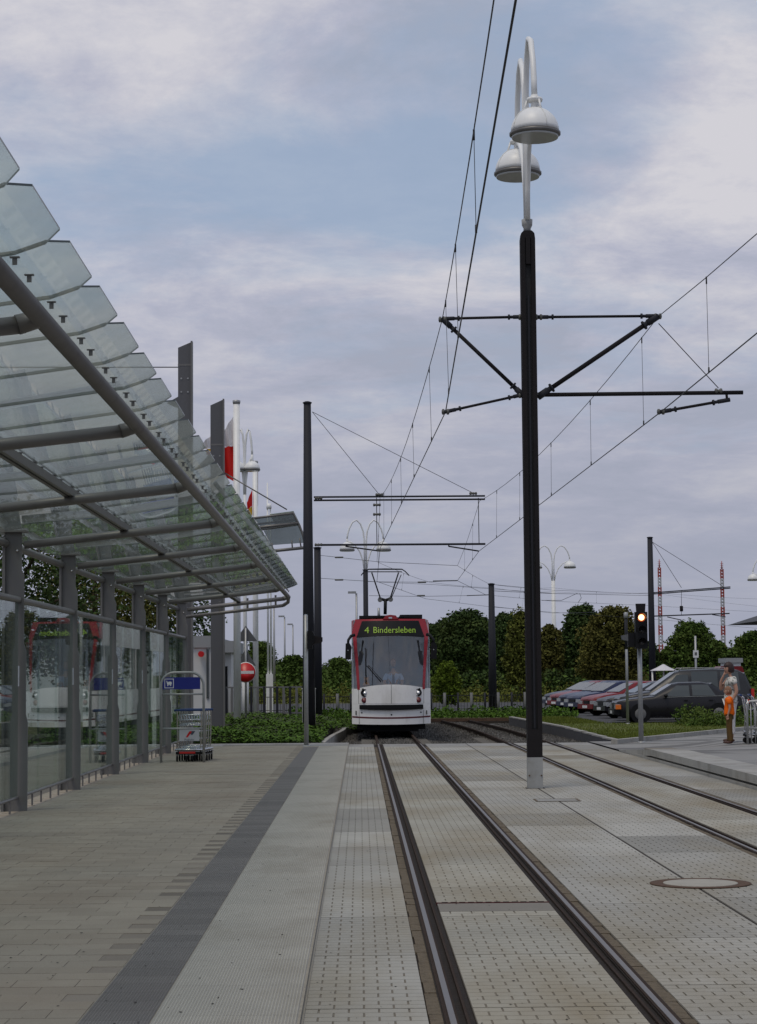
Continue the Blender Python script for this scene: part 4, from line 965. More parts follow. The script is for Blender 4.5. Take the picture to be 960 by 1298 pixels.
patch('panel_gap', -.96, .96, .90, 1.40, m['black'], tram, -.012, zf1=lambda x: hood(x)-.01)
bp = patch('bumper', -.93, .93, .74, .89, m['black'], tram, .055, zf0=lambda x: .735+.03*(x/.93)**2, th=.06)
patch('stripe', -1.15, 1.15, .50, .54, m['darkred'], tram, .004, zf0=lambda x: .485+.035*(x/1.15)**2, zf1=lambda x: .53+.035*(x/1.15)**2, th=.004)
patch('windscreen', lambda z: -ws(z), ws, 1.42, 2.88, m['windscreen'], tram, .0, 16, 12, zf0=lambda x: hood(x)+.005, zf1=lambda x: 2.90-.05*(x/1.0)**2)
for s_ in (-1, 1):
    oo = lambda z, s_=s_: s_*lerp(.985, 1.115, max(0, (z-1.3)/1.6)**1.2)
    ii = lambda z, s_=s_: s_*(ws(z)+.002)
    patch('red_pillar', ii if s_ > 0 else oo, oo if s_ > 0 else ii, 1.33, 2.90, m['tramred'], tram, .006, 3, 12)
    o2_ = lambda z, s_=s_: s_*1.15
    o1_ = lambda z, s_=s_: s_*(abs(lerp(.985, 1.115, max(0, (z-1.3)/1.6)**1.2))+.002)
    patch('corner_window', o1_ if s_ > 0 else o2_, o2_ if s_ > 0 else o1_, 1.37, 2.9, m['windscreen'], tram, .0, 3, 10)
    cp = MB()
patch('roof_cap', lambda z: -lerp(1.15, 1.04, (z-2.9)/.5), lambda z: lerp(1.15, 1.04, (z-2.9)/.5), 2.902, 3.40, m['tramred'], tram, .0)
patch('display_surround', lambda z: -lerp(1.0, .84, (z-2.90)/.44), lambda z: lerp(1.0, .84, (z-2.90)/.44), 2.895, 3.345, m['black'], tram, .016, zf0=lambda x: 2.905-.05*(x/1.0)**2)
for (x0_, x1_, w_) in ((-.93, -.93, 0),): pass
rc_ = MB().grid(lambda u, v: (lerp(-1.04, 1.04, u), lerp(SF(lerp(-1.04, 1.04, u), 3.4), 9.4, v), 3.40+.05*(1-(2*u-1)**2)), [i/10 for i in range(11)], [0, .05, .2, .6, 1]); obj('roof', rc_, m['fencegrey'], tram)
# destination display in LED lettering
for body_, xa_, xb_ in (('4', -.765, -.63), ('Bindersleben', -.50, .735)):
    tm = text_mesh(body_, .235, .004); xs_ = [v.co.x for v in tm.vertices]; lo_, hi_ = min(xs_), max(xs_)
    for v in tm.vertices:
        x = lerp(xa_, xb_, (v.co.x-lo_)/(hi_-lo_)); zz_ = 3.065+v.co.y*1.12; v.co = (x, SF(x, zz_)-.034-v.co.z, zz_)
    tm.materials.append(m['led']); obj('route_number' if body_ == '4' else 'destination_text', tm, None, tram)
# sides, second module, roof gear
for s_ in (-1, 1):
    X0 = s_*1.15; y0 = .42
    sb = MB(); sb.box(min(X0, X0-s_*.05), max(X0, X0-s_*.05), y0+.001, 20, .34, 1.36); sb.box(min(X0, X0-s_*.05), max(X0, X0-s_*.05), y0+1.3, 20, 2.72, 3.38)
    for yy in (2.0, 4.4, 5.9, 8.4, 9.3, 10.0, 12.5, 15, 17.5): sb.box(min(X0, X0-s_*.05), max(X0, X0-s_*.05), yy, yy+.12, 1.361, 2.719)
    obj('side_wall', sb, m['tramwhite'], tram)
    obj('side_roof_fairing', MB().add([(X0, y0+.6, 2.9), (X0, 1.72, 2.9), (X0, 1.72, 3.38), (s_*1.05, y0+.75, 3.40)], [(0, 1, 2, 3)]), m['tramred'], tram)
    for (ya, yb) in ((y0+.02, 2.0), (2.12, 4.4), (4.52, 5.9), (6.02, 8.4), (10.12, 12.5), (12.62, 15), (15.12, 17.5), (17.62, 20)):
        obj('side_window', MB().box(min(X0-s_*.01, X0-s_*.03), max(X0-s_*.01, X0-s_*.03), ya+.003, yb-.003, 1.363, 2.717 if ya > 1 else 2.80), m['windscreen'], tram)
    obj('red_line', MB().obox((X0+s_*.003, y0, .54), (X0+s_*.003, 19.9, .54), .006, .05), m['darkred'], tram)
    # mirrors
    mr = MB(); mr.tube([(s_*1.06, .42, 2.93), (s_*1.16, .36, 2.90), (s_*1.24, .30, 2.78), (s_*1.25, .28, 2.66)], [.05, .045, .04, .035], 8)
    mr.tube([(s_*1.13, .44, 2.55), (s_*1.25, .30, 2.55)], .018, 6)
    ma = obj('mirror_arm', mr, m['black'], tram)
    mbx = MB(); xq = s_*1.25; mbx.prism([(xq-.085, 2.22), (xq+.085, 2.21), (xq+.10, 2.60), (xq+.04, 2.70), (xq-.07, 2.68)], 'y', .20, .34); obj('mirror_housing', mbx, m['black'], ma)
    obj('mirror_lamp', MB().lathe([(.016, .199), (.012, .192)], (xq-s_*.0, 0, 2.48), 8, 'y'), m['headlamp'], ma)
    # lights
    xh_ = s_*.775; hl = MB().lathe([(.115, SF(xh_, 1.24)-.002), (.105, SF(xh_, 1.24)-.03), (.09, SF(xh_, 1.24)-.022), (.085, SF(xh_, 1.24)-.0)], (xh_, 0, 1.235), 20, 'y'); hlo = obj('headlight', hl, m['black'], tram)
    obj('bulb', MB().lathe([(.055, -.03+SF(xh_, 1.24)), (.05, -.045+SF(xh_, 1.24)), (.0, -.05+SF(xh_, 1.24))], (xh_+.012, 0, 1.235), 14, 'y'), m['headlamp'], hlo)
    obj('turn_lamp', MB().lathe([(.085, SF(xh_, 1.02)-.003), (.08, SF(xh_, 1.02)-.02), (.0, SF(xh_, 1.02)-.03)], (xh_+s_*.01, 0, 1.025), 16, 'y'), m['taillamp'] if False else m['darkred'], tram)
    obj('marker_dot', MB().lathe([(.03, SF(xh_, 1.35)-.003), (.028, SF(xh_, 1.35)-.012)], (xh_+s_*.05, 0, 1.34), 10, 'y'), m['black'], tram)
    obj('tow_cap', MB().lathe([(.022, SF(.86, .66)-.003), (.02, SF(.86, .66)-.012)], (s_*.86, 0, .665), 8, 'y'), m['black'], tram)
    obj('corner_slot', MB().box(s_*1.03-.018, s_*1.03+.018, SF(1.03, .66)-.03, SF(1.03, .66), .60, .72), m['insul'], tram)
obj('panel_seam', MB().box(-.944, -.938, SF(.94, .6)-.012, SF(.94, .6)+.03, .34, .735).box(.938, .944, SF(.94, .6)-.012, SF(.94, .6)+.03, .34, .735), m['insul'], tram)
obj('tow_eye', MB().lathe([(.025, -.012+.02), (.02, -.02+.02)], (0, 0, .60), 10, 'y'), m['black'], tram)
it = MB(); it.box(-1.09, 1.09, .6, 19.9, .36, .42); it.box(-1.09, 1.09, .95, 19.9, 3.25, 3.36); it.box(-1.09, -.30, 2.62, 2.68, .42, 3.24); it.box(.62, 1.09, 2.62, 2.68, .42, 3.24); it.box(-.30, .62, 2.62, 2.68, 2.55, 3.24)
it.add([(-1.0, .36, 1.37), (1.0, .36, 1.37), (1.05, 1.25, 1.34), (-1.05, 1.25, 1.34)], [(0, 1, 2, 3)]); it.box(-.95, .95, .95, 1.2, .45, 1.3)
it.box(-.29, .61, 2.62, 2.66, .42, 2.55); it.box(-.14, .32, 2.1, 2.2, 1.0, 1.80); it.box(-1.09, 1.09, 19.7, 19.8, .4, 3.3)
obj('interior', it, m['interior'], tram)
sh_ = MB(); sh_.box(-1.0, 1.0, .75, 20, .16, .335); sh_.box(-.80, .80, .8, 3.0, .10, .3); obj('underframe', sh_, m['black'], tram)
for yy in (1.9, 3.6, 11.5, 13.2):
    for s_ in (-1, 1): obj('wheel', MB().lathe([(.26, -.06), (.30, -.05), (.28, .05), (.10, .06)], (s_*.535, yy, .285), 20, 'x'), m['railside'], tram)
rg = MB(); rg.box(-.92, -.12, 1.3, 6.0, 3.43, 3.52); rg.box(.30, .96, 1.3, 6, 3.43, 3.54); rg.box(-.7, .7, 7, 9.3, 3.43, 3.62); rg.box(-.6, .6, 11, 15, 3.43, 3.60); obj('roof_gear', rg, m['black'], tram)
tl = obj('top_lamp_housing', MB().prism([(-.22, 3.39), (.24, 3.39), (.16, 3.50), (.0, 3.52), (-.14, 3.50)], 'y', .62, 1.0), m['tramred'], tram); obj('top_lamp', MB().box(-.05, .05, .60, .619, 3.41, 3.45), m['headlamp'], tl)
obj('antenna', MB().tube([(-.33, 1.6, 3.42), (-.33, 1.6, 3.76)], [.05, .035], 10), m['galv'], tram)
# wipers
wp = MB(); wp.tube([(-.74, SF(-.74, 1.52)-.04, 1.50), (-.745, SF(-.74, 2.5)-.04, 2.55)], .014, 6); wp.tube([(-.70, SF(.7, 2.05)-.05, 2.02), (-.30, SF(.3, 1.55)-.05, 1.56)], .016, 6); wp.tube([(-.66, SF(.66, 2.0)-.05, 2.04), (-.25, SF(.25, 1.55)-.05, 1.58)], .009, 6)
obj('wiper', wp, m['black'], tram)
# pantograph, 13 m back on the roof
PYy = 13.4
def pt(px, py, dy=0): p = at(px, py, TY+PYy+dy); return (p.x-TX, PYy+dy, p.z)
def Zp(px, py): return at(px, py, TY+PYy)-Vector((TX, TY, 0))
z5 = lambda X, Yz, dy=0: pt(420+X/5.407, 710+Yz/5.407, dy)
pg = MB(); pg.tube([z5(370, 372), z5(372, 270)], .06, 8); pg.tube([z5(325, 258), z5(345, 268), z5(372, 275), z5(395, 268), z5(418, 255)], .055, 8)
pgo = obj('pantograph_base', pg, m['black'], tram)
for c in ((335, 272), (408, 270)): obj('spring_drum', MB().lathe([(.085, -.05), (.085, .05)], z5(*c), 14, 'y'), m['fencegrey'], pgo)
ar = MB(); ar.tube([z5(335, 255), z5(278, 85)], .028, 6); ar.tube([z5(408, 252), z5(462, 85, -.05)], .028, 6); ar.tube([z5(415, 255), z5(480, 100, .3)], .015, 6); ar.tube([z5(275, 80), z5(465, 80)], .02, 6); obj('pantograph_arm', ar, m['black'], pgo)
hd = MB(); hd.tube([z5(205, 105), z5(228, 76), z5(255, 62), z5(370, 60), z5(485, 62), z5(508, 78), z5(535, 106)], .022, 6); hd.tube([z5(205, 105, .35), z5(228, 76, .35), z5(255, 64, .35), z5(485, 64, .35), z5(508, 78, .35), z5(532, 103, .35)], .018, 6); hd.tube([z5(252, 80, .2), z5(485, 80, .2)], .02, 6); obj('contact_strip', hd, m['mastfar'], pgo)

# ------------------------------------------------------------------ people
def skin_obj(name, verts, edges, radii, mt, parent, sub=2, root=0, label=None):
    me = bpy.data.meshes.new(name); me.from_pydata([tuple(v) for v in verts], edges, []); me.update()
    o = bpy.data.objects.new(name, me); C.objects.link(o); o.parent = parent
    md = o.modifiers.new('skin', 'SKIN'); md.use_smooth_shade = True; md.branch_smoothing = .6
    for i, r_ in enumerate(radii): me.skin_vertices[0].data[i].radius = r_ if isinstance(r_, tuple) else (r_, r_)
    for i in range(len(verts)): me.skin_vertices[0].data[i].use_root = (i == root)
    s_ = o.modifiers.new('sub', 'SUBSURF'); s_.levels = sub; s_.render_levels = sub
    me.materials.append(mt)
    if label: o['label'] = label
    return o
def hand(V_, E_, R_, wi, dirv, side, s):        # palm + five fingers grown from wrist index wi
    w0 = Vector(V_[wi]); d = Vector(dirv).normalized(); sdv = Vector(side).normalized()
    V_.append(w0+d*.055*s); R_.append((.028*s, .02*s)); E_.append((wi, len(V_)-1)); pi_ = len(V_)-1
    for j, (of, ln) in enumerate(((-.028, .062), (-.01, .072), (.010, .068), (.027, .055))):
        b0 = w0+d*.095*s+sdv*of*s; b1 = b0+d*ln*.5*s; b2 = b0+d*ln*.85*s+d.cross(sdv)*ln*.4*s
        n = len(V_); V_.extend([b0, b1, b2]); R_.extend([.0105*s, .0095*s, .0075*s]); E_.extend([(pi_, n), (n, n+1), (n+1, n+2)])
    n = len(V_); V_.extend([w0+d*.055*s-sdv*.045*s, w0+d*.095*s-sdv*.06*s]); R_.extend([.0115*s, .009*s]); E_.extend([(pi_, n), (n, n+1)])
def person(label, loc, rz__, hgt, kind, grp=None):
    """local frame: faces -X, +Z up, left side = -Y (towards the camera)"""
    t = thing('person', label, 'person', loc, rz__); s = hgt/1.70
    P_ = lambda x, y, z_: Vector((x*s, y*s, z_*s))
    hipw = .095
    V_ = [P_(0, 0, .93), P_(0, 0, 1.05), P_(.01, 0, 1.22), P_(.015, 0, 1.36), P_(.0, 0, 1.45), P_(-.012, 0, 1.50)]
    R_ = [(.12*s, .15*s), (.105*s, .125*s), (.115*s, .145*s), (.09*s, .13*s), .05*s, .048*s]
    E_ = [(i, i+1) for i in range(5)]
    def chain(start, pts, rs):
        p = start
        for q, r_ in zip(pts, rs): V_.append(P_(*q)); R_.append(r_*s); E_.append((p, len(V_)-1)); p = len(V_)-1
        return p
    legs = {}
    for sd in (-1, 1):
        dx = .03*sd if kind == 'woman' else -.02*sd
        legs[sd] = chain(0, [(0, sd*hipw, .86), (dx*.5-.01, sd*hipw, .50), (dx+.015, sd*hipw, .10), (dx-.03, sd*hipw, .04), (dx-.14, sd*(hipw+.01), .025)], [.088, .056, .036, .038, .028])
    hx, sx_, arms = None, None, {}
    if kind == 'woman':
        arms[-1] = chain(3, [(.03, -.17, 1.35), (.075, -.215, 1.09), (-.03, -.20, .90)], [.055, .043, .026])
        arms[1] = chain(3, [(.0, .175, 1.36), (-.16, .20, 1.13), (-.17, .12, 1.33), (-.135, .06, 1.44)], [.052, .042, .032, .022])
        hand(V_, E_, R_, arms[-1], (-.4, .1, -.9), (0, 1, 0), s); hand(V_, E_, R_, arms[1], (.35, -.3, .8), (-.5, .8, 0), s)
    else:
        arms[-1] = chain(3, [(.0, -.17, 1.35), (.03, -.215, 1.08), (-.03, -.22, .88)], [.052, .04, .026]); arms[1] = chain(3, [(.0, .17, 1.35), (.03, .215, 1.08), (-.03, .20, .88)], [.052, .04, .026])
        for sd in (-1, 1): hand(V_, E_, R_, arms[sd], (-.1, 0, -1), (1, 0, 0), s)
    body = skin_obj('body', V_, E_, R_, m['skin'], t)
    # head
    hs_ = 1.0 if kind == 'woman' else 1.18
    hc = P_(-.025, 0, 1.605 if kind == 'woman' else 1.585)
    def hf(u, v):
        cx, cyy, czz = math.cos(u)*math.cos(v), math.sin(u)*math.cos(v), math.sin(v)
        x = .098*cx; y = .074*cyy; zz_ = .118*czz
        if czz < -.2: x = x*(1-.18*(-czz-.2))+(-.012 if cx < 0 else .02)*(-czz); y *= 1-.30*(-czz-.2)
        if cx < -.75 and abs(czz) < .5: x -= .018*math.exp(-(cyy/.16)**2)*math.exp(-((czz+.12)/.22)**2)
        if cx < -.5: x += .007*math.exp(-((abs(cyy)-.38)/.16)**2)*math.exp(-((czz-.08)/.12)**2)
        return (hc.x+x*s*hs_, hc.y+y*s*hs_, hc.z+zz_*s*hs_)
    hd_ = obj('head', MB().grid(hf, [2*math.pi*i/28 for i in range(29)], [-math.pi/2+math.pi*j/18 for j in range(19)]), m['skin'], t)
    fb = MB(); q = s*hs_
    for sd in (-1, 1): fb.ball((hc.x-.082*q, hc.y+sd*.030*q, hc.z+.012*q), .012*q, .014*q, .008*q, 8, 5)
    obj('eyes', fb, m['black'], hd_)
    obj('mouth', MB().ball((hc.x-.090*q, hc.y, hc.z-.055*q), .010*q, .024*q, .006*q, 8, 5), m['darkred'], hd_)
    for sd in (-1, 1): obj('ear', MB().ball((hc.x+.008*q, hc.y+sd*.074*q, hc.z), .018*q, .010*q, .030*q, 8, 6), m['skin'], hd_)
    hm = m['hairdark'] if kind == 'woman' else m['hairfair']
    def hair(u, v):
        x, y, zz_ = hf(u, v); d = Vector((x, y, zz_))-hc; front = math.cos(u)*math.cos(v)
        g = 1.24+.04*math.sin(u*9)+.03*math.sin(v*13) if kind == 'woman' else 1.07
        if math.sin(v) > .25 or (front > -.35 and math.sin(v) > -.75+max(0, -front)*1.2): return tuple(hc+d*g)
        return tuple(hc+d*.93)
    obj('hair', MB().grid(hair, [2*math.pi*i/28 for i in range(29)], [-math.pi/2+math.pi*j/18 for j in range(19)]), hm, hd_)
    # clothes
    top = m['pattern'] if kind == 'woman' else m['orange']; leg = m['whitecloth'] if kind == 'woman' else m['browncloth']
    tv = [P_(0, 0, .84 if kind == 'woman' else .80), P_(0, 0, .95), P_(0, 0, 1.08), P_(.01, 0, 1.24), P_(.015, 0, 1.36), P_(.005, 0, 1.425)]
    wf = 1.08 if kind == 'woman' else 1.22
    trd = [(a_*s*wf, b_*s*wf) for a_, b_ in ((.150, .175), (.145, .17), (.128, .15), (.145, .170), (.130, .175), (.082, .10))]; te = [(i, i+1) for i in range(5)]
    for sd in (-1, 1):
        if kind == 'woman': ap = [(.01, sd*.18, 1.36), ((.012 if sd < 0 else -.07), sd*.21, 1.24)]
        else: ap = [(.0, sd*.18, 1.35), (.022, sd*.215, 1.16)]
        p = 4
        for q_, r_ in zip(ap, (.102, .092 if kind == 'woman' else .112)): tv.append(P_(*q_)); trd.append(r_*s); te.append((p, len(tv)-1)); p = len(tv)-1
    skin_obj('blouse' if kind == 'woman' else 'shirt', tv, te, trd, top, t)
    lv = [P_(0, 0, .94)]; lr = [(.128*s, .158*s)]; le = []
    for sd in (-1, 1):
        dx = .03*sd if kind == 'woman' else -.02*sd; p = 0
        zend = .16 if kind == 'woman' else .07
        for q_, r_ in zip([(0, sd*hipw, .84), (dx*.5-.01, sd*hipw, .50), (dx+.01, sd*hipw, zend+.04), (dx+.01, sd*hipw, zend)], (.112, .092, .080, .084)): lv.append(P_(*q_)); lr.append(r_*s); le.append((p, len(lv)-1)); p = len(lv)-1
    tr = skin_obj('trousers', lv, le, lr, leg, t)
    for sd in (-1, 1):
        dx = .03*sd if kind == 'woman' else -.02*sd
        sh = MB(); sh.ball(tuple(P_(dx-.06, sd*hipw, .035)), .135*s, .05*s, .042*s, 12, 8); obj('shoe', sh, m['shoe'], t)
    return t
wl = gnd(927.5, 940.5, .208)
person('woman in patterned blouse and white trousers with hand raised to her mouth', (wl.x, wl.y, .209), R(8), 1.70*(44.7/44.7), 'woman')
cl = gnd(925.5, 942.5, .208)
person('child in orange shirt and brown trousers standing before the woman', (cl.x, cl.y, .209), R(-12), 1.20, 'child')
# tram driver: seated, seen from the front
def driver():
    t = thing('person', 'tram driver in light blue shirt and dark tie behind windscreen', 'person', (TX+.09, TY+1.75, .55))
    V_ = [Vector(p) for p in [(0, 0, .75), (0, 0, .95), (0, 0, 1.18), (0, 0, 1.32), (0, 0, 1.42)]]; R_ = [(.17, .12), (.15, .11), (.17, .12), .06, .05]; E_ = [(0, 1), (1, 2), (2, 3), (3, 4)]
    for sd in (-1, 1):
        p = 2
        for q, r_ in (((sd*.20, 0, 1.22), .06), ((sd*.27, -.10, .98), .045), ((sd*.22, -.38, .92), .034)): V_.append(Vector(q)); R_.append(r_); E_.append((p, len(V_)-1)); p = len(V_)-1
        hand(V_, E_, R_, p, (0, -1, -.1), (sd, 0, 0), 1)
        p = 0
        for q, r_ in (((sd*.10, -.1, .72), .09), ((sd*.14, -.5, .70), .065), ((sd*.14, -.55, .25), .045), ((sd*.14, -.68, .05), .035)): V_.append(Vector(q)); R_.append(r_); E_.append((p, len(V_)-1)); p = len(V_)-1
    skin_obj('body', V_, E_, R_, m['skin'], t)
    V2 = [Vector(p) for p in [(0, 0, .72), (0, 0, .95), (0, 0, 1.18), (0, 0, 1.29)]]; R2 = [(.185, .14), (.17, .13), (.19, .135), .07]; E2 = [(0, 1), (1, 2), (2, 3)]
    for sd in (-1, 1):
        p = 2
        for q, r_ in (((sd*.21, 0, 1.22), .078), ((sd*.27, -.08, 1.02), .068)): V2.append(Vector(q)); R2.append(r_); E2.append((p, len(V2)-1)); p = len(V2)-1
    skin_obj('shirt', V2, E2, R2, m['shirt'], t)
    obj('tie', MB().prism([(-.03, 1.22), (.03, 1.22), (.045, .92), (0, .86), (-.045, .92)], 'y', -.165, -.155), m['tie'], t)
    hd_ = obj('head', MB().ball((0, -.03, 1.56), .078, .095, .118, 20, 14), m['skin'], t)
    obj('hair', MB().ball((0, .005, 1.60), .084, .092, .10, 16, 10), m['hairfair'], hd_)
    for sd in (-1, 1): obj('eye', MB().ball((sd*.032, -.115, 1.575), .012, .008, .008, 8, 5), m['black'], hd_)
    obj('nose', MB().ball((0, -.125, 1.54), .012, .02, .022, 8, 5), m['skin'], hd_); obj('mouth', MB().ball((0, -.115, 1.50), .026, .008, .006, 8, 5), m['darkred'], hd_)
driver()
pl = MB(); pl.ball((0, 0, .10), .10, .09, .11, 12, 8); pl.ball((0, -.02, .24), .075, .07, .07, 12, 8); pl.ball((-.05, 0, .31), .025, .02, .025, 8, 5); pl.ball((.05, 0, .31), .025, .02, .025, 8, 5); pl.ball((.07, -.08, .10), .035, .06, .035, 8, 5); pl.ball((-.07, -.08, .10), .035, .06, .035, 8, 5)
po_ = single('plush_toy', pl, m['plush'], 'small brown plush toy sitting behind the tram windscreen', 'plush toy'); po_.location = (TX-.72, TY+.62, 1.37)

# ------------------------------------------------------------------ signals and signs
def sig_pole(px, pyb, pyt, r, label, group=None, z=.02):
    b = gnd(px, pyb, z); tp = at(px, pyt, b.y)
    t = thing('signal_post', label, 'signal', (b.x, b.y, 0), 0, group)
    obj('pole', MB().tube([(0, 0, 0), (0, 0, tp.z)], [r, r*.9], 14), m['galv'], t); obj('foot_plate', MB().lathe([(r*1.7, 0.0), (r*1.7, .03), (r*1.05, .05)]), m['galv'], t)
    return t, b
t, b = sig_pole(813, 941, 800, .062, 'tram signal on grey post with lit orange-white upper lamp')
ZZ = lambda py: at(813, py, b.y).z
x0 = at(804, 800, b.y).x-b.x; x1 = at(819.3, 800, b.y).x-b.x; xc = (x0+x1)/2; hw = (x1-x0)/2
hd = obj('signal_head', MB().prism([(x0, ZZ(822)), (x0+.02, ZZ(822.5)), (x1-.02, ZZ(822.5)), (x1, ZZ(822)), (x1, ZZ(776)), (x0, ZZ(776))], 'y', -.26, -.07), m['black'], t)
obj('top_box', MB().prism([(xc-.10, ZZ(776)+.001), (xc+.10, ZZ(776)+.001), (xc+.115, ZZ(765.5)), (xc-.115, ZZ(765.5))], 'y', -.24, -.06), m['mast'], t)
for i, (py, mt) in enumerate(((783, 'lit'), (799, 'lens'), (814, 'lens'))):
    zc = ZZ(py); ln = obj('lens', MB().lathe([(.075, -.2605), (.072, -.275), (.0, -.285)], (xc, 0, zc), 20, 'y'), m[mt], hd)
    vz = MB(); q = [(xc+.105*math.cos(a), zc+.105*math.sin(a)) for a in [math.pi*(-.1+1.2*j/12) for j in range(13)]]
    for (xa, za), (xb, zb) in zip(q, q[1:]): vz.add([(xa, -.26, za), (xb, -.26, zb), (xb, -.42, zb), (xa, -.42, za)], [(0, 1, 2, 3)])
    obj('visor', vz, m['black'], hd)
    if i == 0: obj('lens_rim', MB().lathe([(.076, -.2603), (.104, -.2603), (.104, -.268), (.076, -.268)], (xc, 0, zc), 24, 'y'), m['litring'], hd)
sdh = obj('side_signal', MB().box(x0-.17, x0-.002, -.16, .04, ZZ(820), ZZ(802)), m['black'], t)
obj('hood', MB().prism([(x0-.31, ZZ(811)), (x0-.172, ZZ(812.5)), (x0-.172, ZZ(804)), (x0-.33, ZZ(805.5))], 'y', -.17, .05), m['signback'], sdh)
t, b = sig_pole(388.6, 946, 780, .058, 'left signal post with dark head turned sideways to the track')
ZZ = lambda py: at(388, py, b.y).z
obj('signal_head', MB().box(.04, .165, -.14, .14, ZZ(822.5), ZZ(800)), m['black'], t)
obj('head_hood', MB().prism([(.166, ZZ(802)), (.18, ZZ(801)), (.21, ZZ(806)), (.21, ZZ(816)), (.166, ZZ(818))], 'y', -.13, .13), m['black'], t)
obj('hood', MB().prism([(.211, ZZ(806)), (.41, ZZ(808)), (.41, ZZ(813)), (.38, ZZ(815)), (.211, ZZ(816))], 'y', -.10, .10), m['mast'], t)
obj('cap', MB().lathe([(.05, ZZ(780)), (.03, ZZ(780)+.02)]), m['chrome'], t)
t, b = sig_pole(796, 917.5, 786, .05, 'thin grey post with dark upper half on the grass', z=0.02)
zt = at(796, 776, b.y).z; z1_ = at(796, 786, b.y).z
obj('dark_sleeve', MB().tube([(0, 0, z1_-1.0), (0, 0, z1_+.06)], .056, 10), m['mastfar'], t); obj('cap', MB().lathe([(.05, z1_+.061), (.075, z1_+.08), (.075, zt-.03), (.04, zt)]), m['galv'], t)
# no entry sign
c = at(311.8, 852.3, 74); t = thing('no_entry_sign', 'round red no entry sign with white bar behind flagpole', 'road sign', (c.x, 74, 0))
rr_ = .37
obj('sign_post', MB().tube([(.0, 0, 0), (.0, 0, c.z+1.6)], .04, 10), m['galv'], t)
d = obj('disc', MB().lathe([(rr_, -.045), (rr_, -.055), (.0, -.056)], (0, 0, c.z), 36, 'y'), m['signwhite'], t)
obj('red_face', MB().lathe([(rr_*.93, -.0565), (rr_*.93, -.058), (.0, -.0585)], (0, 0, c.z), 36, 'y'), m['signred'], d)
obj('white_bar', MB().box(-rr_*.80, rr_*.80, -.061, -.0588, c.z-.05, c.z+.055), m['signwhite'], d)
zt = at(309, 793, 74).z; zb = at(309, 813, 74).z
obj('triangle_back', MB().prism([(.0, zt), (.42, zb), (-.42, zb)], 'y', .045, .055), m['signback'], t)
zt2 = at(309, 822, 74).z; obj('second_triangle_back', MB().prism([(.0, zt2), (.36, zt2-.62), (-.36, zt2-.62)], 'y', .045, .055), m['signback'], t)
# white switch cabinet
c = gnd(391.5, 921, .1); c0 = at(383.3, 900, c.y).x; c1_ = at(400, 900, c.y).x; zt = at(391, 873.5, c.y).z
t = thing('switch_cabinet', 'white electrical cabinet standing in the green bed by masts', 'cabinet', ((c0+c1_)/2, c.y, 0)); hw = (c1_-c0)/2
obj('case', MB().box(-hw, hw, 0, .35, .12, zt), m['white'], t); obj('door', MB().box(-hw+.05, hw-.008, -.012, -.001, .32, zt-.03), m['white'], t); obj('roof', MB().box(-hw-.015, hw+.015, -.03, .38, zt+.001, zt+.03), m['white'], t); obj('plinth', MB().box(-hw+.02, hw-.02, .01, .33, -.02, .119), m['slabdark'], t)
obj('gap', MB().box(-hw+.05, hw-.008, -.004, -.0005, .285, .315), m['black'], t)

# ------------------------------------------------------------------ luggage trolleys
sgp = gnd(232, 966.5, .03); SY = sgp.y
s0, s1 = at(204.5, 900, SY).x, at(258.5, 900, SY).x; zt = at(231, 852.5, SY).z
t = thing('trolley_sign_frame', 'tubular steel hoop with blue luggage trolley sign', 'sign frame', ((s0+s1)/2, SY, .03)); hw = (s1-s0)/2; zt -= .03
ps = [(-hw, 0, 0), (-hw, 0, zt-.26)]+[(-hw+.26-.26*math.cos(a), 0, zt-.26+.26*math.sin(a)) for a in [math.pi/2*j/6 for j in range(1, 7)]]
ps += [(-p[0], 0, p[2]) for p in ps[::-1]]
obj('hoop', MB().tube(ps, .026, 12), m['galv'], t)
zq = lambda py: at(231, py, SY).z-.03
for py in (880, 923.5): obj('cross_rail', MB().tube([(-hw, 0, zq(py)), (hw, 0, zq(py))], .020, 10), m['galv'], t)
a0, a1 = at(206.5, 866, SY).x-(s0+s1)/2, at(254, 866, SY).x-(s0+s1)/2
pn = obj('sign_panel', MB().box(a0, a1, -.012, .012, zq(873.7), zq(858.5)), m['blue'], t)
bx0 = at(208.8, 866, SY).x-(s0+s1)/2; bx1 = at(220.5, 866, SY).x-(s0+s1)/2; zb, zt_ = zq(872.2), zq(860.2); e_ = .012
ic = MB()
for q in ((bx0, bx1, zb, zb+e_), (bx0, bx1, zt_-e_, zt_), (bx0, bx0+e_, zb+e_, zt_-e_), (bx1-e_, bx1, zb+e_, zt_-e_)): ic.box(q[0], q[1], -.0145, -.0125, q[2], q[3])
cx0, cz0, ww = (bx0+bx1)/2, (zb+zt_)/2, (bx1-bx0)
ic.prism([(cx0-.30*ww, cz0+.28*ww), (cx0-.22*ww, cz0+.30*ww), (cx0-.16*ww, cz0+.12*ww), (cx0+.0*ww, cz0+.2*ww), (cx0+.22*ww, cz0+.2*ww), (cx0+.30*ww, cz0+.05*ww), (cx0+.24*ww, cz0-.14*ww), (cx0-.2*ww, cz0-.14*ww)], 'y', -.0145, -.0125)
for dx in (-.14, .16): ic.lathe([(.07*ww, -.0145), (.07*ww, -.0125)], (cx0+dx*ww, 0, cz0-.22*ww), 12, 'y')
obj('trolley_symbol', ic, m['signwhite'], pn)
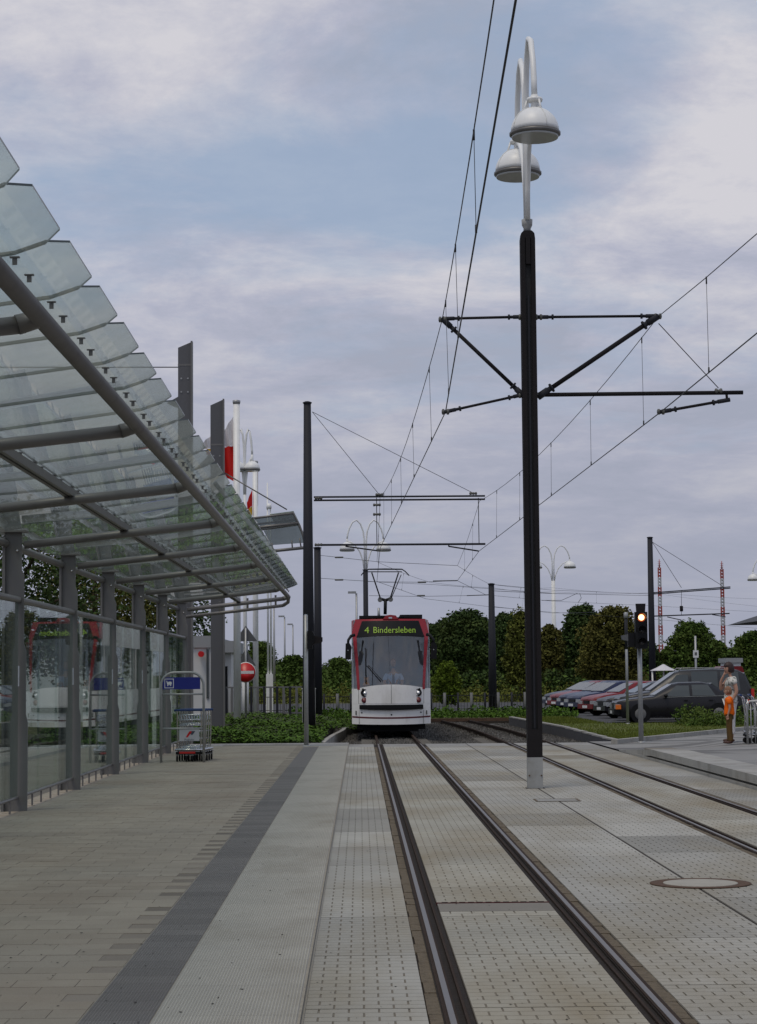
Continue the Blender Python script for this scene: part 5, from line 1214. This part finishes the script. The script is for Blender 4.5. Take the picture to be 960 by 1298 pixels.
def trolley(label, loc, rz__, grp, ad=False):
    t = thing('luggage_trolley', label, 'luggage trolley', loc, rz__, grp)
    fr = MB()                                        # local: handle side = -Y, nose = +Y
    for s_ in (-1, 1):
        fr.tube([(s_*.22, -.02, .16), (s_*.235, .0, .60), (s_*.24, -.06, .98), (s_*.24, -.12, 1.02)], .014, 8)
        fr.tube([(s_*.27, -.04, .20), (s_*.26, .5, .17), (s_*.10, .85, .17)], .013, 8)
    for z_ in (.30, .45, .60): fr.tube([(-.235, 0, z_), (.235, 0, z_)], .008, 6)
    obj('frame', fr, m['chrome'], t)
    obj('handle', MB().tube([(-.29, -.12, 1.025), (-.25, -.13, 1.03), (.25, -.13, 1.03), (.29, -.12, 1.025)], [.026, .022, .022, .026], 10), m['bluehandle'], t)
    bk = MB(); 
    for i in range(9): bk.tube([(-.22+.055*i, .02, .93), (-.20+.05*i, .06, .72), (-.19+.0475*i, .26, .74)], .004, 5)
    for y_, z_ in ((.02, .93), (.05, .83), (.06, .72), (.16, .73), (.26, .75)): bk.tube([(-.22, y_, z_), (.22, y_, z_)], .006, 5)
    obj('basket', bk, m['chrome'], t)
    dk = MB(); dk.box(-.25, .25, .0, .045, .17, .21)
    for i in range(7): dk.tube([(-.20+.066*i, .0, .20), (-.17+.056*i, .5, .185)], .007, 5)
    dk.tube([(-.29, -.03, .24), (.29, -.03, .24)], .022, 8); obj('deck', dk, m['chrome'], t)
    obj('front_bumper', MB().box(-.27, .27, -.055, -.02, .15, .20), m['rubber'], t)
    for x_, y_ in ((-.25, .03), (.25, .03), (-.06, -.02), (.06, -.02), (0, .75)):
        wv = obj('wheel', MB().lathe([(.045, -.018), (.062, -.014), (.062, .014), (.045, .018)], (x_, y_, .065), 14, 'x'), m['rubber'], t); obj('fork', MB().box(x_-.022, x_+.022, y_-.012, y_+.012, .12, .165), m['galv'], wv)
    if ad:
        pn = obj('advert_panel', MB().box(-.20, .20, -.035, -.025, .415, .65), m['adgrey'], t)
        obj('red_swoosh', MB().prism([(-.075, .485), (-.03, .49), (.055, .60), (.02, .615), (-.005, .60)], 'y', -.0375, -.0355), m['signred'], pn)
        obj('dark_swoosh', MB().prism([(.0, .60), (.035, .613), (.12, .612), (.095, .575), (.055, .53), (.015, .555)], 'y', -.0372, -.0352), m['adink'], pn)
        tmx = text_mesh('Flughafen', .052, .001)
        for v in tmx.vertices: v.co = (v.co.x, -.0362-v.co.z, .440+v.co.y)
        tmx.materials.append(m['adink']); obj('advert_text', tmx, None, pn)
        obj('red_crossbar', MB().box(-.20, .12, -.060, -.056, .165, .205), m['taillamp'], t)
    return t
base = gnd(240, 966, .03)
tx = at(241.5, 900, base.y+.35).x
grp = 'luggage trolleys nested behind the blue sign'
tr0 = trolley('nearest nested trolley showing grey advert panel with red swoosh', (tx, SY+.30, .03), 0, grp, True)
tr1 = trolley('luggage trolley pushed in behind the one with the advert', (tx+.03, SY+.54, .03), 0, grp)
labs = ['nested trolley third from the blue sign frame', 'nested trolley fourth from the blue sign frame', 'rearmost trolley of the row behind blue sign frame']
for i in range(3):
    c_ = copy_tree(tr1); c_.location = (tx+.06+.03*i, SY+.78+.24*i, .03); c_['label'] = labs[i]
rb = gnd(952, 942.5, .208); grp2 = 'luggage trolleys nested at the right edge'
x_l = at(945, 900, rb.y).x
labs = ['leftmost trolley of nested row at right edge beside the child', 'second trolley from the left in the right edge row', 'third trolley from the left in the right edge row', 'fourth trolley from the left in the right edge row', 'fifth trolley from the left in the right edge row', 'rightmost trolley of the right edge row']
for i in range(6):
    c_ = copy_tree(tr1); c_.location = (x_l+.06+.20*i, rb.y+.25-.02*i, .209); c_.rotation_euler = (0, 0, R(-96)); c_['label'] = labs[i]; c_['group'] = grp2
# silver cheek frame beside that row
fr = thing('trolley_rail', 'low galvanised hoop in front of right edge trolleys', 'rail', (x_l, rb.y-.30, .208))
obj('hoop', MB().tube([(-.02, 0, 0), (-.02, 0, .82), (.03, 0, .90), (1.5, 0, .90)], .025, 8), m['galv'], fr)
for i in range(16): obj('bar', MB().tube([(.06+.09*i, .01, 0), (.06+.09*i, .01, .89)], .013, 6), m['galv'], fr)
obj('lower_bar', MB().tube([(-.02, 0, .33), (1.5, 0, .33)], .02, 8), m['galv'], fr)

# ------------------------------------------------------------------ cars
def car(label, loc, rz__, L_, st, wid, paintm, cab, win, wheels, kind='car', seed=0, rear=True, parts=()):
    """local: front bumper at x=0, tail at x=L, left side = -Y (towards the camera); st rows: x, z_bottom, z_belt, z_top, half belt width, half top width"""
    t = thing('parked_car' if kind != 'van' else 'parked_van', label, 'car' if kind != 'van' else 'van', loc, rz__, 'cars parked beyond the verge')
    def ring(r_):
        x, zb, zl, zt, wb, wt = r_; zl = min(zl, zt)
        return [(x, wb*.90, zb), (x, wb*.985, zb+.12), (x, wb, (zb+zl)*.5), (x, wb*.985, zl-.06), (x, wb*.955, zl), (x, lerp(wb*.955, wt, .5)*1.0+.012, (zl+zt)/2), (x, wt, zt-.035 if zt-zl > .1 else zt), (x, wt*.86, zt), (x, 0, zt+.022)]
    def side_y(rr, z_):
        pp = [(q[1], q[2]) for q in ring(rr)[4:8]]
        for (ya, za), (yb, zb) in zip(pp, pp[1:]):
            if za <= z_ <= zb: return lerp(ya, yb, (z_-za)/max(1e-6, zb-za))
        return pp[0][0] if z_ < pp[0][1] else pp[-1][0]
    full = []
    for r_ in st:
        h_ = ring(r_); full.append([(x, -y, z_) for x, y, z_ in h_]+[(x, y, z_) for x, y, z_ in h_[::-1][1:]])
    n = len(full[0]); b = MB(); b.v = [p for f_ in full for p in f_]
    for i in range(len(full)-1):
        for j in range(n-1): b.face([i*n+j, (i+1)*n+j, (i+1)*n+j+1, i*n+j+1], True)
    b.face([j for j in range(n)][::-1]); b.face([(len(full)-1)*n+j for j in range(n)])
    body = obj('body', b, paintm, t)
    def S_(x):
        for a, c in zip(st, st[1:]):
            if a[0] <= x <= c[0]+1e-6: u = (x-a[0])/(c[0]-a[0]); return [lerp(p, q, u) for p, q in zip(a, c)]
        return st[-1]
    for (xa, xb, ta, tb) in win:          # side windows: bottom xa..xb, top xa+ta..xb+tb
        for s_ in (-1, 1):
            zlo, zhi = S_((xa+xb)/2)[2]+.03, S_((xa+xb)/2)[3]-.075
            def wf_(o_):
                def fn(u, v):
                    z_ = lerp(zlo, zhi, v); x = lerp(lerp(xa, xa+ta, v), lerp(xb, xb+tb, v), u); rr = S_(x)
                    return (x, s_*(side_y(rr, min(z_, rr[3]-.03))+o_), z_)
                return fn
            us, vs = [i/4 for i in range(5)], [0, .25, .45, .5, .55, .75, 1]
            b = MB().grid(wf_(.010), us, vs); f = wf_(.010); f2 = wf_(-.02); rim = [(u, 0) for u in us]+[(1, v) for v in vs[1:]]+[(u, 1) for u in us[::-1][1:]]+[(0, v) for v in vs[::-1][1:-1]]
            n_ = len(rim); b.add([f(*q) for q in rim]+[f2(*q) for q in rim], [(i, n_+i, n_+(i+1) % n_, (i+1) % n_) for i in range(n_)])
            obj('side_window', b, m['carglass'], t)
    (xa, xb), (xc_, xd) = cab             # windscreen base/top, rear screen top/base
    for nm_, x0_, x1_ in (('windscreen', xa, xb), ('rear_screen', xc_, xd)):
        r0, r1 = S_(x0_), S_(x1_); w0_, w1_ = (r0[5]*.9, r1[5]*.86); z0_, z1_ = r0[3]+.02, r1[3]+.012
        dx = -.012 if nm_ == 'windscreen' else .012
        v = [(x0_+dx, -w0_, z0_+.02), (x0_+dx, w0_, z0_+.02), (x1_+dx, w1_, z1_), (x1_+dx, -w1_, z1_)]
        obj(nm_, MB().add(v+[(p[0]-dx*2, p[1], p[2]-.03) for p in v], [(0, 1, 2, 3), (0, 4, 5, 1), (1, 5, 6, 2), (2, 6, 7, 3), (3, 7, 4, 0)]), m['carglass'], t)
    for wxx in wheels:
        for s_ in (-1, 1):
            yw = s_*(wid/2-.092)
            wv = obj('wheel', MB().lathe([(.20, -.10), (.30, -.09), (.315, -.05), (.315, .05), (.30, .09), (.20, .10)], (wxx, yw, .315), 20, 'y'), m['rubber'], t)
            obj('rim', MB().lathe([(.205, s_*.098), (.19, s_*.112), (.06, s_*.105), (.0, s_*.118)], (wxx, yw, .315), 18, 'y'), m['fencegrey'], wv)
            obj('wheel_arch', MB().lathe([(.355, s_*.0), (.36, s_*.004)], (wxx, s_*(wid/2+.002), .335), 22, 'y'), m['black'], body)
    f0 = st[0]; zl = f0[2]
    for s_ in (-1, 1):
        hl = obj('headlight', MB().box(-.035, .14, s_*(wid/2-.24)-.17, s_*(wid/2-.24)+.20*1, zl-.19, zl-.02), m['headlamp'], t)
        obj('indicator', MB().box(-.03, .16, min(s_*(wid/2-.085), s_*(wid/2+.006)), max(s_*(wid/2-.085), s_*(wid/2+.006)), zl-.19, zl-.03), m['amber'] if seed == 1 else m['headlamp'], t)
        obj('mirror', MB().ball((cab[0][0]+.35, s_*(wid/2+.08), S_(cab[0][0]+.35)[2]+.07), .08, .10, .065, 10, 6), paintm if seed != 1 else m['black'], t)
        if rear: obj('tail_lamp', MB().box(L_-.10, L_+.012, min(s_*(wid/2-.10), s_*(wid/2-.0)), max(s_*(wid/2-.10), s_*(wid/2-.0)), zl-(.02 if kind != 'van' else -.05), zl+(.12 if kind != 'van' else .38)), m['taillamp'], t)
        for xd_ in parts: obj('door_handle', MB().box(xd_, xd_+.14, min(s_*(wid/2-.01), s_*(wid/2+.02)), max(s_*(wid/2-.01), s_*(wid/2+.02)), zl-.02+.10, zl+.12), m['black'], t)
        dl = MB()
        for xd_ in parts: dl.box(xd_+.20, xd_+.208, min(s_*(wid/2-.03), s_*(wid/2+.002)), max(s_*(wid/2-.03), s_*(wid/2+.002)), .32, zl+.10)
        if parts: obj('door_gap', dl, m['black'], body)
    bs = MB()
    for s_ in (-1, 1):
        for xa_, xb_ in ((cab[0][0]+.3, L_*.5), (L_*.5, L_-.75)):
            ra, rb_ = S_(xa_), S_(xb_); bs = MB().obox((xa_, s_*(ra[4]*.955+.012), ra[2]+.012), (xb_, s_*(rb_[4]*.955+.012), rb_[2]+.012), .012, .018); obj('belt_strip', bs, m['galv'] if kind == 'van' or seed == 1 else m['black'], body)
    obj('grille', MB().box(-.03, .02, -.30, .30, zl-.2, zl-.02), m['black'], t)
    obj('bumper', MB().prism([(-.10, .34), (-.06, .28), (.10, .28), (.10, .50), (-.06, .50), (-.10, .46)], 'x', -.0, .0) if False else MB().box(-.09, .12, -wid/2+.05, wid/2-.05, .30, .50), m['black'] if seed == 1 else paintm, t)
    obj('plate', MB().box(-.098, -.091, -.26, .26, .33, .44), m['signwhite'], t)
    obj('rear_bumper', MB().box(L_-.12, L_+.08, -wid/2+.05, wid/2-.05, .32, .52), m['black'] if seed == 1 else paintm, t)
    return t
sedan = [(0, .30, .68, .70, .74, .66), (.06, .22, .72, .76, .80, .72), (.5, .20, .78, .84, .85, .78), (1.35, .20, .86, .93, .87, .74), (1.40, .20, .87, .95, .87, .73), (2.05, .20, .90, 1.36, .87, .60), (2.3, .20, .90, 1.41, .87, .58), (3.1, .20, .92, 1.42, .87, .58), (3.45, .20, .92, 1.36, .87, .60), (4.0, .20, .93, 1.02, .86, .70), (4.05, .2, .93, 1.0, .86, .72), (4.62, .26, .90, .96, .82, .72), (4.74, .34, .80, .88, .78, .68)]
bX = at(778, 900, 74).x
car('black saloon car side on with amber corner light behind the shrubs', (bX, 74, 0), 0, 4.74, sedan, 1.74, m['carblack'], ((1.40, 2.05), (3.45, 4.0)), [(1.75, 2.62, .42, .0), (2.72, 3.55, .0, -.25)], (.85, 3.65), seed=1, parts=(2.4, 3.3))
vx = at(781, 890, 77.6).x
van = [(0, .32, .78, .80, .78, .70), (.08, .24, .84, .88, .86, .78), (.7, .22, .92, 1.00, .90, .80), (1.15, .22, .98, 1.08, .92, .78), (1.2, .22, .99, 1.10, .92, .78), (2.15, .22, 1.05, 1.78, .92, .70), (2.4, .22, 1.05, 1.86, .92, .68), (3.6, .22, 1.06, 1.90, .92, .68), (4.5, .22, 1.06, 1.86, .92, .68), (4.75, .22, 1.06, 1.72, .92, .70), (5.0, .26, 1.04, 1.12, .90, .80), (5.05, .34, .9, 1.0, .86, .78)]
v_ = car('dark grey van with roof rails behind the black saloon', (vx, 77.6, 0), 0, 5.05, van, 1.84, m['cargrey'], ((1.2, 2.15), (4.75, 5.0)), [(1.65, 2.62, .55, .0), (2.74, 3.72, .0, 0), (3.84, 4.55, 0, -.05)], (.9, 4.0), 'van', parts=(2.45, 3.6))
for s_ in (-1, 1): obj('roof_rail', MB().tube([(2.3, s_*.60, 1.84), (2.4, s_*.60, 1.94), (4.3, s_*.60, 1.94), (4.4, s_*.60, 1.86)], .018, 6), m['galv'], v_)
estate = [(0, .30, .66, .68, .74, .66), (.06, .22, .70, .76, .80, .72), (.5, .20, .78, .86, .84, .77), (1.15, .20, .86, .95, .86, .75), (1.2, .20, .87, .97, .86, .74), (1.95, .20, .90, 1.36, .86, .62), (2.2, .20, .90, 1.43, .86, .60), (3.4, .20, .92, 1.42, .86, .60), (3.75, .2, .92, 1.34, .86, .62), (4.15, .22, .92, 1.02, .84, .72), (4.3, .30, .84, .92, .80, .70)]
def ecar(px, Y, pt_, lab, rot=14, sc=1.0):
    x = at(px, 895, Y).x
    t = car(lab, (x, Y, 0), R(rot), 4.3, estate, 1.72, m[pt_], ((1.2, 1.95), (3.75, 4.15)), [(1.6, 2.45, .45, .0), (2.57, 3.45, .0, -.05)], (.8, 3.4), parts=(2.3,)); return t
ecar(762, 81.8, 'carblack', 'black hatchback squeezed between red car and dark van', 10)
ecar(744, 87, 'carred', 'red car with clear headlight left of the black hatchback', 16)
ecar(726, 93, 'carblue', 'navy blue car with bright headlights left of the red one', 18)
ecar(716, 97, 'carblue', 'dark blue car partly hidden behind the navy car', 18)
ecar(704, 101, 'carred', 'red car showing only its nose near row end', 18)
ecar(697, 105, 'carslate', 'slate blue car at the far left end of row', 18)

# ------------------------------------------------------------------ fence, buildings, radio masts
fn_ = thing('metal_fence', 'grey barred fence with round posts before the road', 'fence')
FY = 92.5; y0_ = 0
pxs = [i for i in range(292, 700, 17)]
for i, px in enumerate(pxs):
    p = gnd(px, 905.5, 0); x = at(px, 900, FY).x
    mt = m['fencegrey'] if i % 2 == 0 else m['mastfar']
    obj('post', MB().tube([(x, FY, 0), (x, FY, .98)], .065 if i % 2 == 0 else .045, 8), mt, fn_)
xa, xb = at(288, 900, FY).x, at(690, 900, FY).x
for z_ in (.25, .85): obj('rail', MB().tube([(xa, FY, z_), (xb, FY, z_)], .016, 6), m['mastfar'], fn_)
b = MB(); x = xa
while x < xb: b.box(x, x+.018, FY-.008, FY+.008, .12, .88); x += .14
obj('bars', b, m['mastfar'], fn_, kind='stuff')
f2_ = thing('railing', 'close barred grey railing behind the flagpoles', 'railing'); FY2 = 84
for i in range(14):
    x = at(286+8.2*i, 900, FY2).x; obj('post', MB().box(x-.05, x+.05, FY2-.03, FY2+.03, 0, 1.35), m['fencegrey' if i % 2 else 'mastfar'], f2_)
obj('rail', MB().box(at(286, 900, FY2).x, at(394, 900, FY2).x, FY2-.02, FY2+.02, 1.30, 1.36), m['fencegrey'], f2_)
obj('lower_rail', MB().box(at(286, 900, FY2).x, at(394, 900, FY2).x, FY2-.02, FY2+.02, .25, .31), m['fencegrey'], f2_)
# white building left
bl = at(251, 806, 84); br_ = at(269.5, 812, 84)
t = thing('white_building', 'white flat roofed building seen between the steel pylons', 'building', (0, 0, 0))
bz = at(255, 821, 84).z; pz = at(255, 806, 84).z
obj('wall', MB().box(-16, br_.x, 84, 96, -.02, bz), m['wall'], t); obj('parapet', MB().box(-16.1, br_.x-.0, 83.9, 96.1, bz+.002, pz), m['wallgrey'], t)
obj('porch_roof', MB().box(br_.x+.003, br_.x+.85, 84.5, 95, bz-.2, bz+.28), m['wallgrey'], t); obj('porch_wall', MB().box(br_.x+.003, br_.x+.7, 85, 94, -.02, bz-.202), m['wall'], t)
obj('window', MB().box(at(262, 850, 84).x, at(265, 850, 84).x, 83.93, 83.99, .9, 2.9), m['carglass'], t); obj('door', MB().box(br_.x+.10, br_.x+.55, 84.93, 84.99, 0, 2.2), m['black'], t)
rs = at(254.6, 829, 83.5); obj('red_sign', MB().lathe([(.12, 83.6), (.12, 83.9)], (rs.x, 0, rs.z), 20, 'y'), m['signred'], t)
# white box by the post behind the trolleys
wb0 = at(193.5, 900, 50.5); wb1 = at(202, 900, 50.5); zt = at(198, 876, 50.5).z
t = thing('white_box', 'slim white cabinet behind the glass wall left of trolleys', 'cabinet'); obj('case', MB().box(wb0.x, wb1.x, 50.5, 50.9, 0, zt), m['white'], t); obj('roof', MB().box(wb0.x-.02, wb1.x+.02, 50.47, 50.93, zt+.001, zt+.04), m['white'], t); obj('door', MB().box(wb0.x+.01, wb1.x-.01, 50.485, 50.499, .08, zt-.03), m['white'], t)
# dark eaves at the right edge
e0 = at(946, 787, 118); t = thing('eaved_building', 'dark hipped roof corner cut by the right edge', 'building')
z0_ = e0.z
obj('roof', MB().add([(e0.x, 112, z0_-.1), (e0.x+14, 112, z0_-.1), (e0.x+14, 124, z0_-.1), (e0.x, 124, z0_-.1), (e0.x+3.5, 115.5, z0_+1.1), (e0.x+14, 115.5, z0_+1.1), (e0.x+14, 120.5, z0_+1.1), (e0.x+3.5, 120.5, z0_+1.1)], [(0, 3, 2, 1), (4, 5, 6, 7), (0, 1, 5, 4), (3, 0, 4, 7), (2, 3, 7, 6)]), m['roofdark'], t)
obj('fascia', MB().box(e0.x-.05, e0.x+14, 111.9, 112-.002, z0_-.32, z0_-.05), m['roofdark'], t); obj('wall', MB().box(e0.x+1.6, e0.x+14, 113.5, 122, -.02, z0_-.11), m['wall'], t)
# white tent roof / kiosk behind the cars
k0 = at(841, 842, 128); t = thing('white_tent', 'small white peaked tent behind the van bonnet', 'tent', (k0.x, 128, 0))
zt = k0.z; zb = at(841, 850, 128).z
obj('tent_roof', MB().lathe([(.82, zb-.02), (.84, zb), (.4, lerp(zb, zt, .5)), (.05, zt)], n=8, sm=False), m['flagwhite'], t)
for s_ in (-.7, .0, .7): obj('pole', MB().tube([(s_, -.1, 0), (s_, -.1, zb)], .06, 6), m['white'], t)
obj('cross_bar', MB().box(-.66, .66, -.14, -.06, .95, 1.05), m['white'], t)
# red car with a grey box roof seen over the van
rc0 = at(914, 848, 100); rc1 = at(941, 840, 100)
t = thing('red_van', 'bright red vehicle roof showing above the dark van', 'van', ((rc0.x+rc1.x)/2, 100, 0)); zz1 = at(920, 844.5, 100).z
hw = (rc1.x-rc0.x)/2
obj('body', MB().prism([(-hw*1.6, .4), (hw*1.6, .4), (hw*1.6, 1.1), (hw*1.05, zz1-.08), (hw*.95, zz1), (-hw*.95, zz1), (-hw*1.05, zz1-.08), (-hw*1.6, 1.1)], 'y', 0, 1.8), m['carred'], t)
obj('windscreen', MB().add([(-hw*.95, -.005, 1.15), (hw*.95, -.005, 1.15), (hw*.9, -.005, zz1-.25), (-hw*.9, -.005, zz1-.25)], [(0, 1, 2, 3)]), m['carglass'], t)
for s_ in (-1, 1): obj('wheel', MB().lathe([(.3, -.08), (.33, 0), (.3, .08)], (s_*hw*1.1, .1, .33), 16, 'y'), m['rubber'], t)
g0, g1 = at(922, 840, 108), at(939, 834, 108); t = thing('small_hut', 'grey box shaped hut roof above the red vehicle', 'hut')
obj('wall', MB().box(g0.x, g1.x, 108, 110, -.02, g0.z), m['wall'], t); obj('roof', MB().box(g0.x-.1, g1.x+.1, 107.9, 110.1, g0.z+.002, g1.z), m['wallgrey'], t)
# parking sign post above the van
c = at(882, 829, 84); t = thing('parking_sign', 'thin grey post with small square sign above van', 'sign', (c.x, 84, 0)); zt = at(882, 806, 84).z
obj('post', MB().tube([(0, 0, 0), (0, 0, zt)], .045, 8), m['galv'], t); obj('plate', MB().box(-.11, .11, -.06, -.047, c.z-.15, c.z+.15), m['signwhite'], t); obj('mark', MB().box(-.05, .05, -.0625, -.0605, c.z-.06, c.z+.07), m['signback'], t)
# radio masts
m['mastred'] = mat('hazed_red', (.36, .075, .065), .8, coord='obj'); m['mastpale'] = mat('hazed_white', (.46, .46, .49), .8, coord='obj')  # distance haze is put into these paler, duller mast colours
def radio(px, pt_, pb, Y, label):
    tp, bt = at(px+.0, pt_, Y), at(px, pb, Y); t = thing('radio_mast', label, 'radio mast', (bt.x, Y, 0), 0, 'red and white radio masts on the horizon')
    n = 9; Z = tp.z
    obj('lower_shaft', MB().prism([(-.6, -.6), (.6, -.6), (.6, .6), (-.6, .6)], 'z', -2, Z*.22), m['mastpale'], t)
    for i in range(n):
        za, zb = lerp(Z*.22, Z*.93, i/n), lerp(Z*.22, Z*.93, (i+1)/n); r_ = lerp(.55, .35, i/n); b = MB(); hh = (zb-za)
        for sx_, sy_ in ((-1, -1), (1, -1), (1, 1), (-1, 1)): b.box(sx_*r_-.12, sx_*r_+.12, sy_*r_-.12, sy_*r_+.12, za, zb-.01)
        for q in range(3):
            z0, z1 = za+hh*q/3, za+hh*(q+1)/3
            for (ax, ay), (bx, by) in (((-r_, -r_), (r_, -r_)), ((r_, -r_), (r_, r_)), ((r_, r_), (-r_, r_)), ((-r_, r_), (-r_, -r_))): b.obox((ax, ay, z0), (bx, by, z1), .12, .12); b.obox((bx, by, z0), (ax, ay, z1), .12, .12)
        obj('lattice_section', b, m['mastred'] if i % 2 == 0 else m['mastpale'], t, 'red lattice section' if i % 2 == 0 else 'white lattice section')
    obj('antenna_tip', MB().tube([(0, 0, Z*.93), (0, 0, Z)], [.25, .1], 6), m['mastred'], t)
    for q in range(4): obj('antenna_ring', MB().box(-.5, .5, -.1, .1, Z*(.93+.016*q), Z*(.933+.016*q)), m['mastred'], t)
radio(838.5, 709, 850, 640, 'left hand red and white radio mast beside dark mast'); radio(918, 711, 850, 640, 'right hand red and white radio mast above the woman')
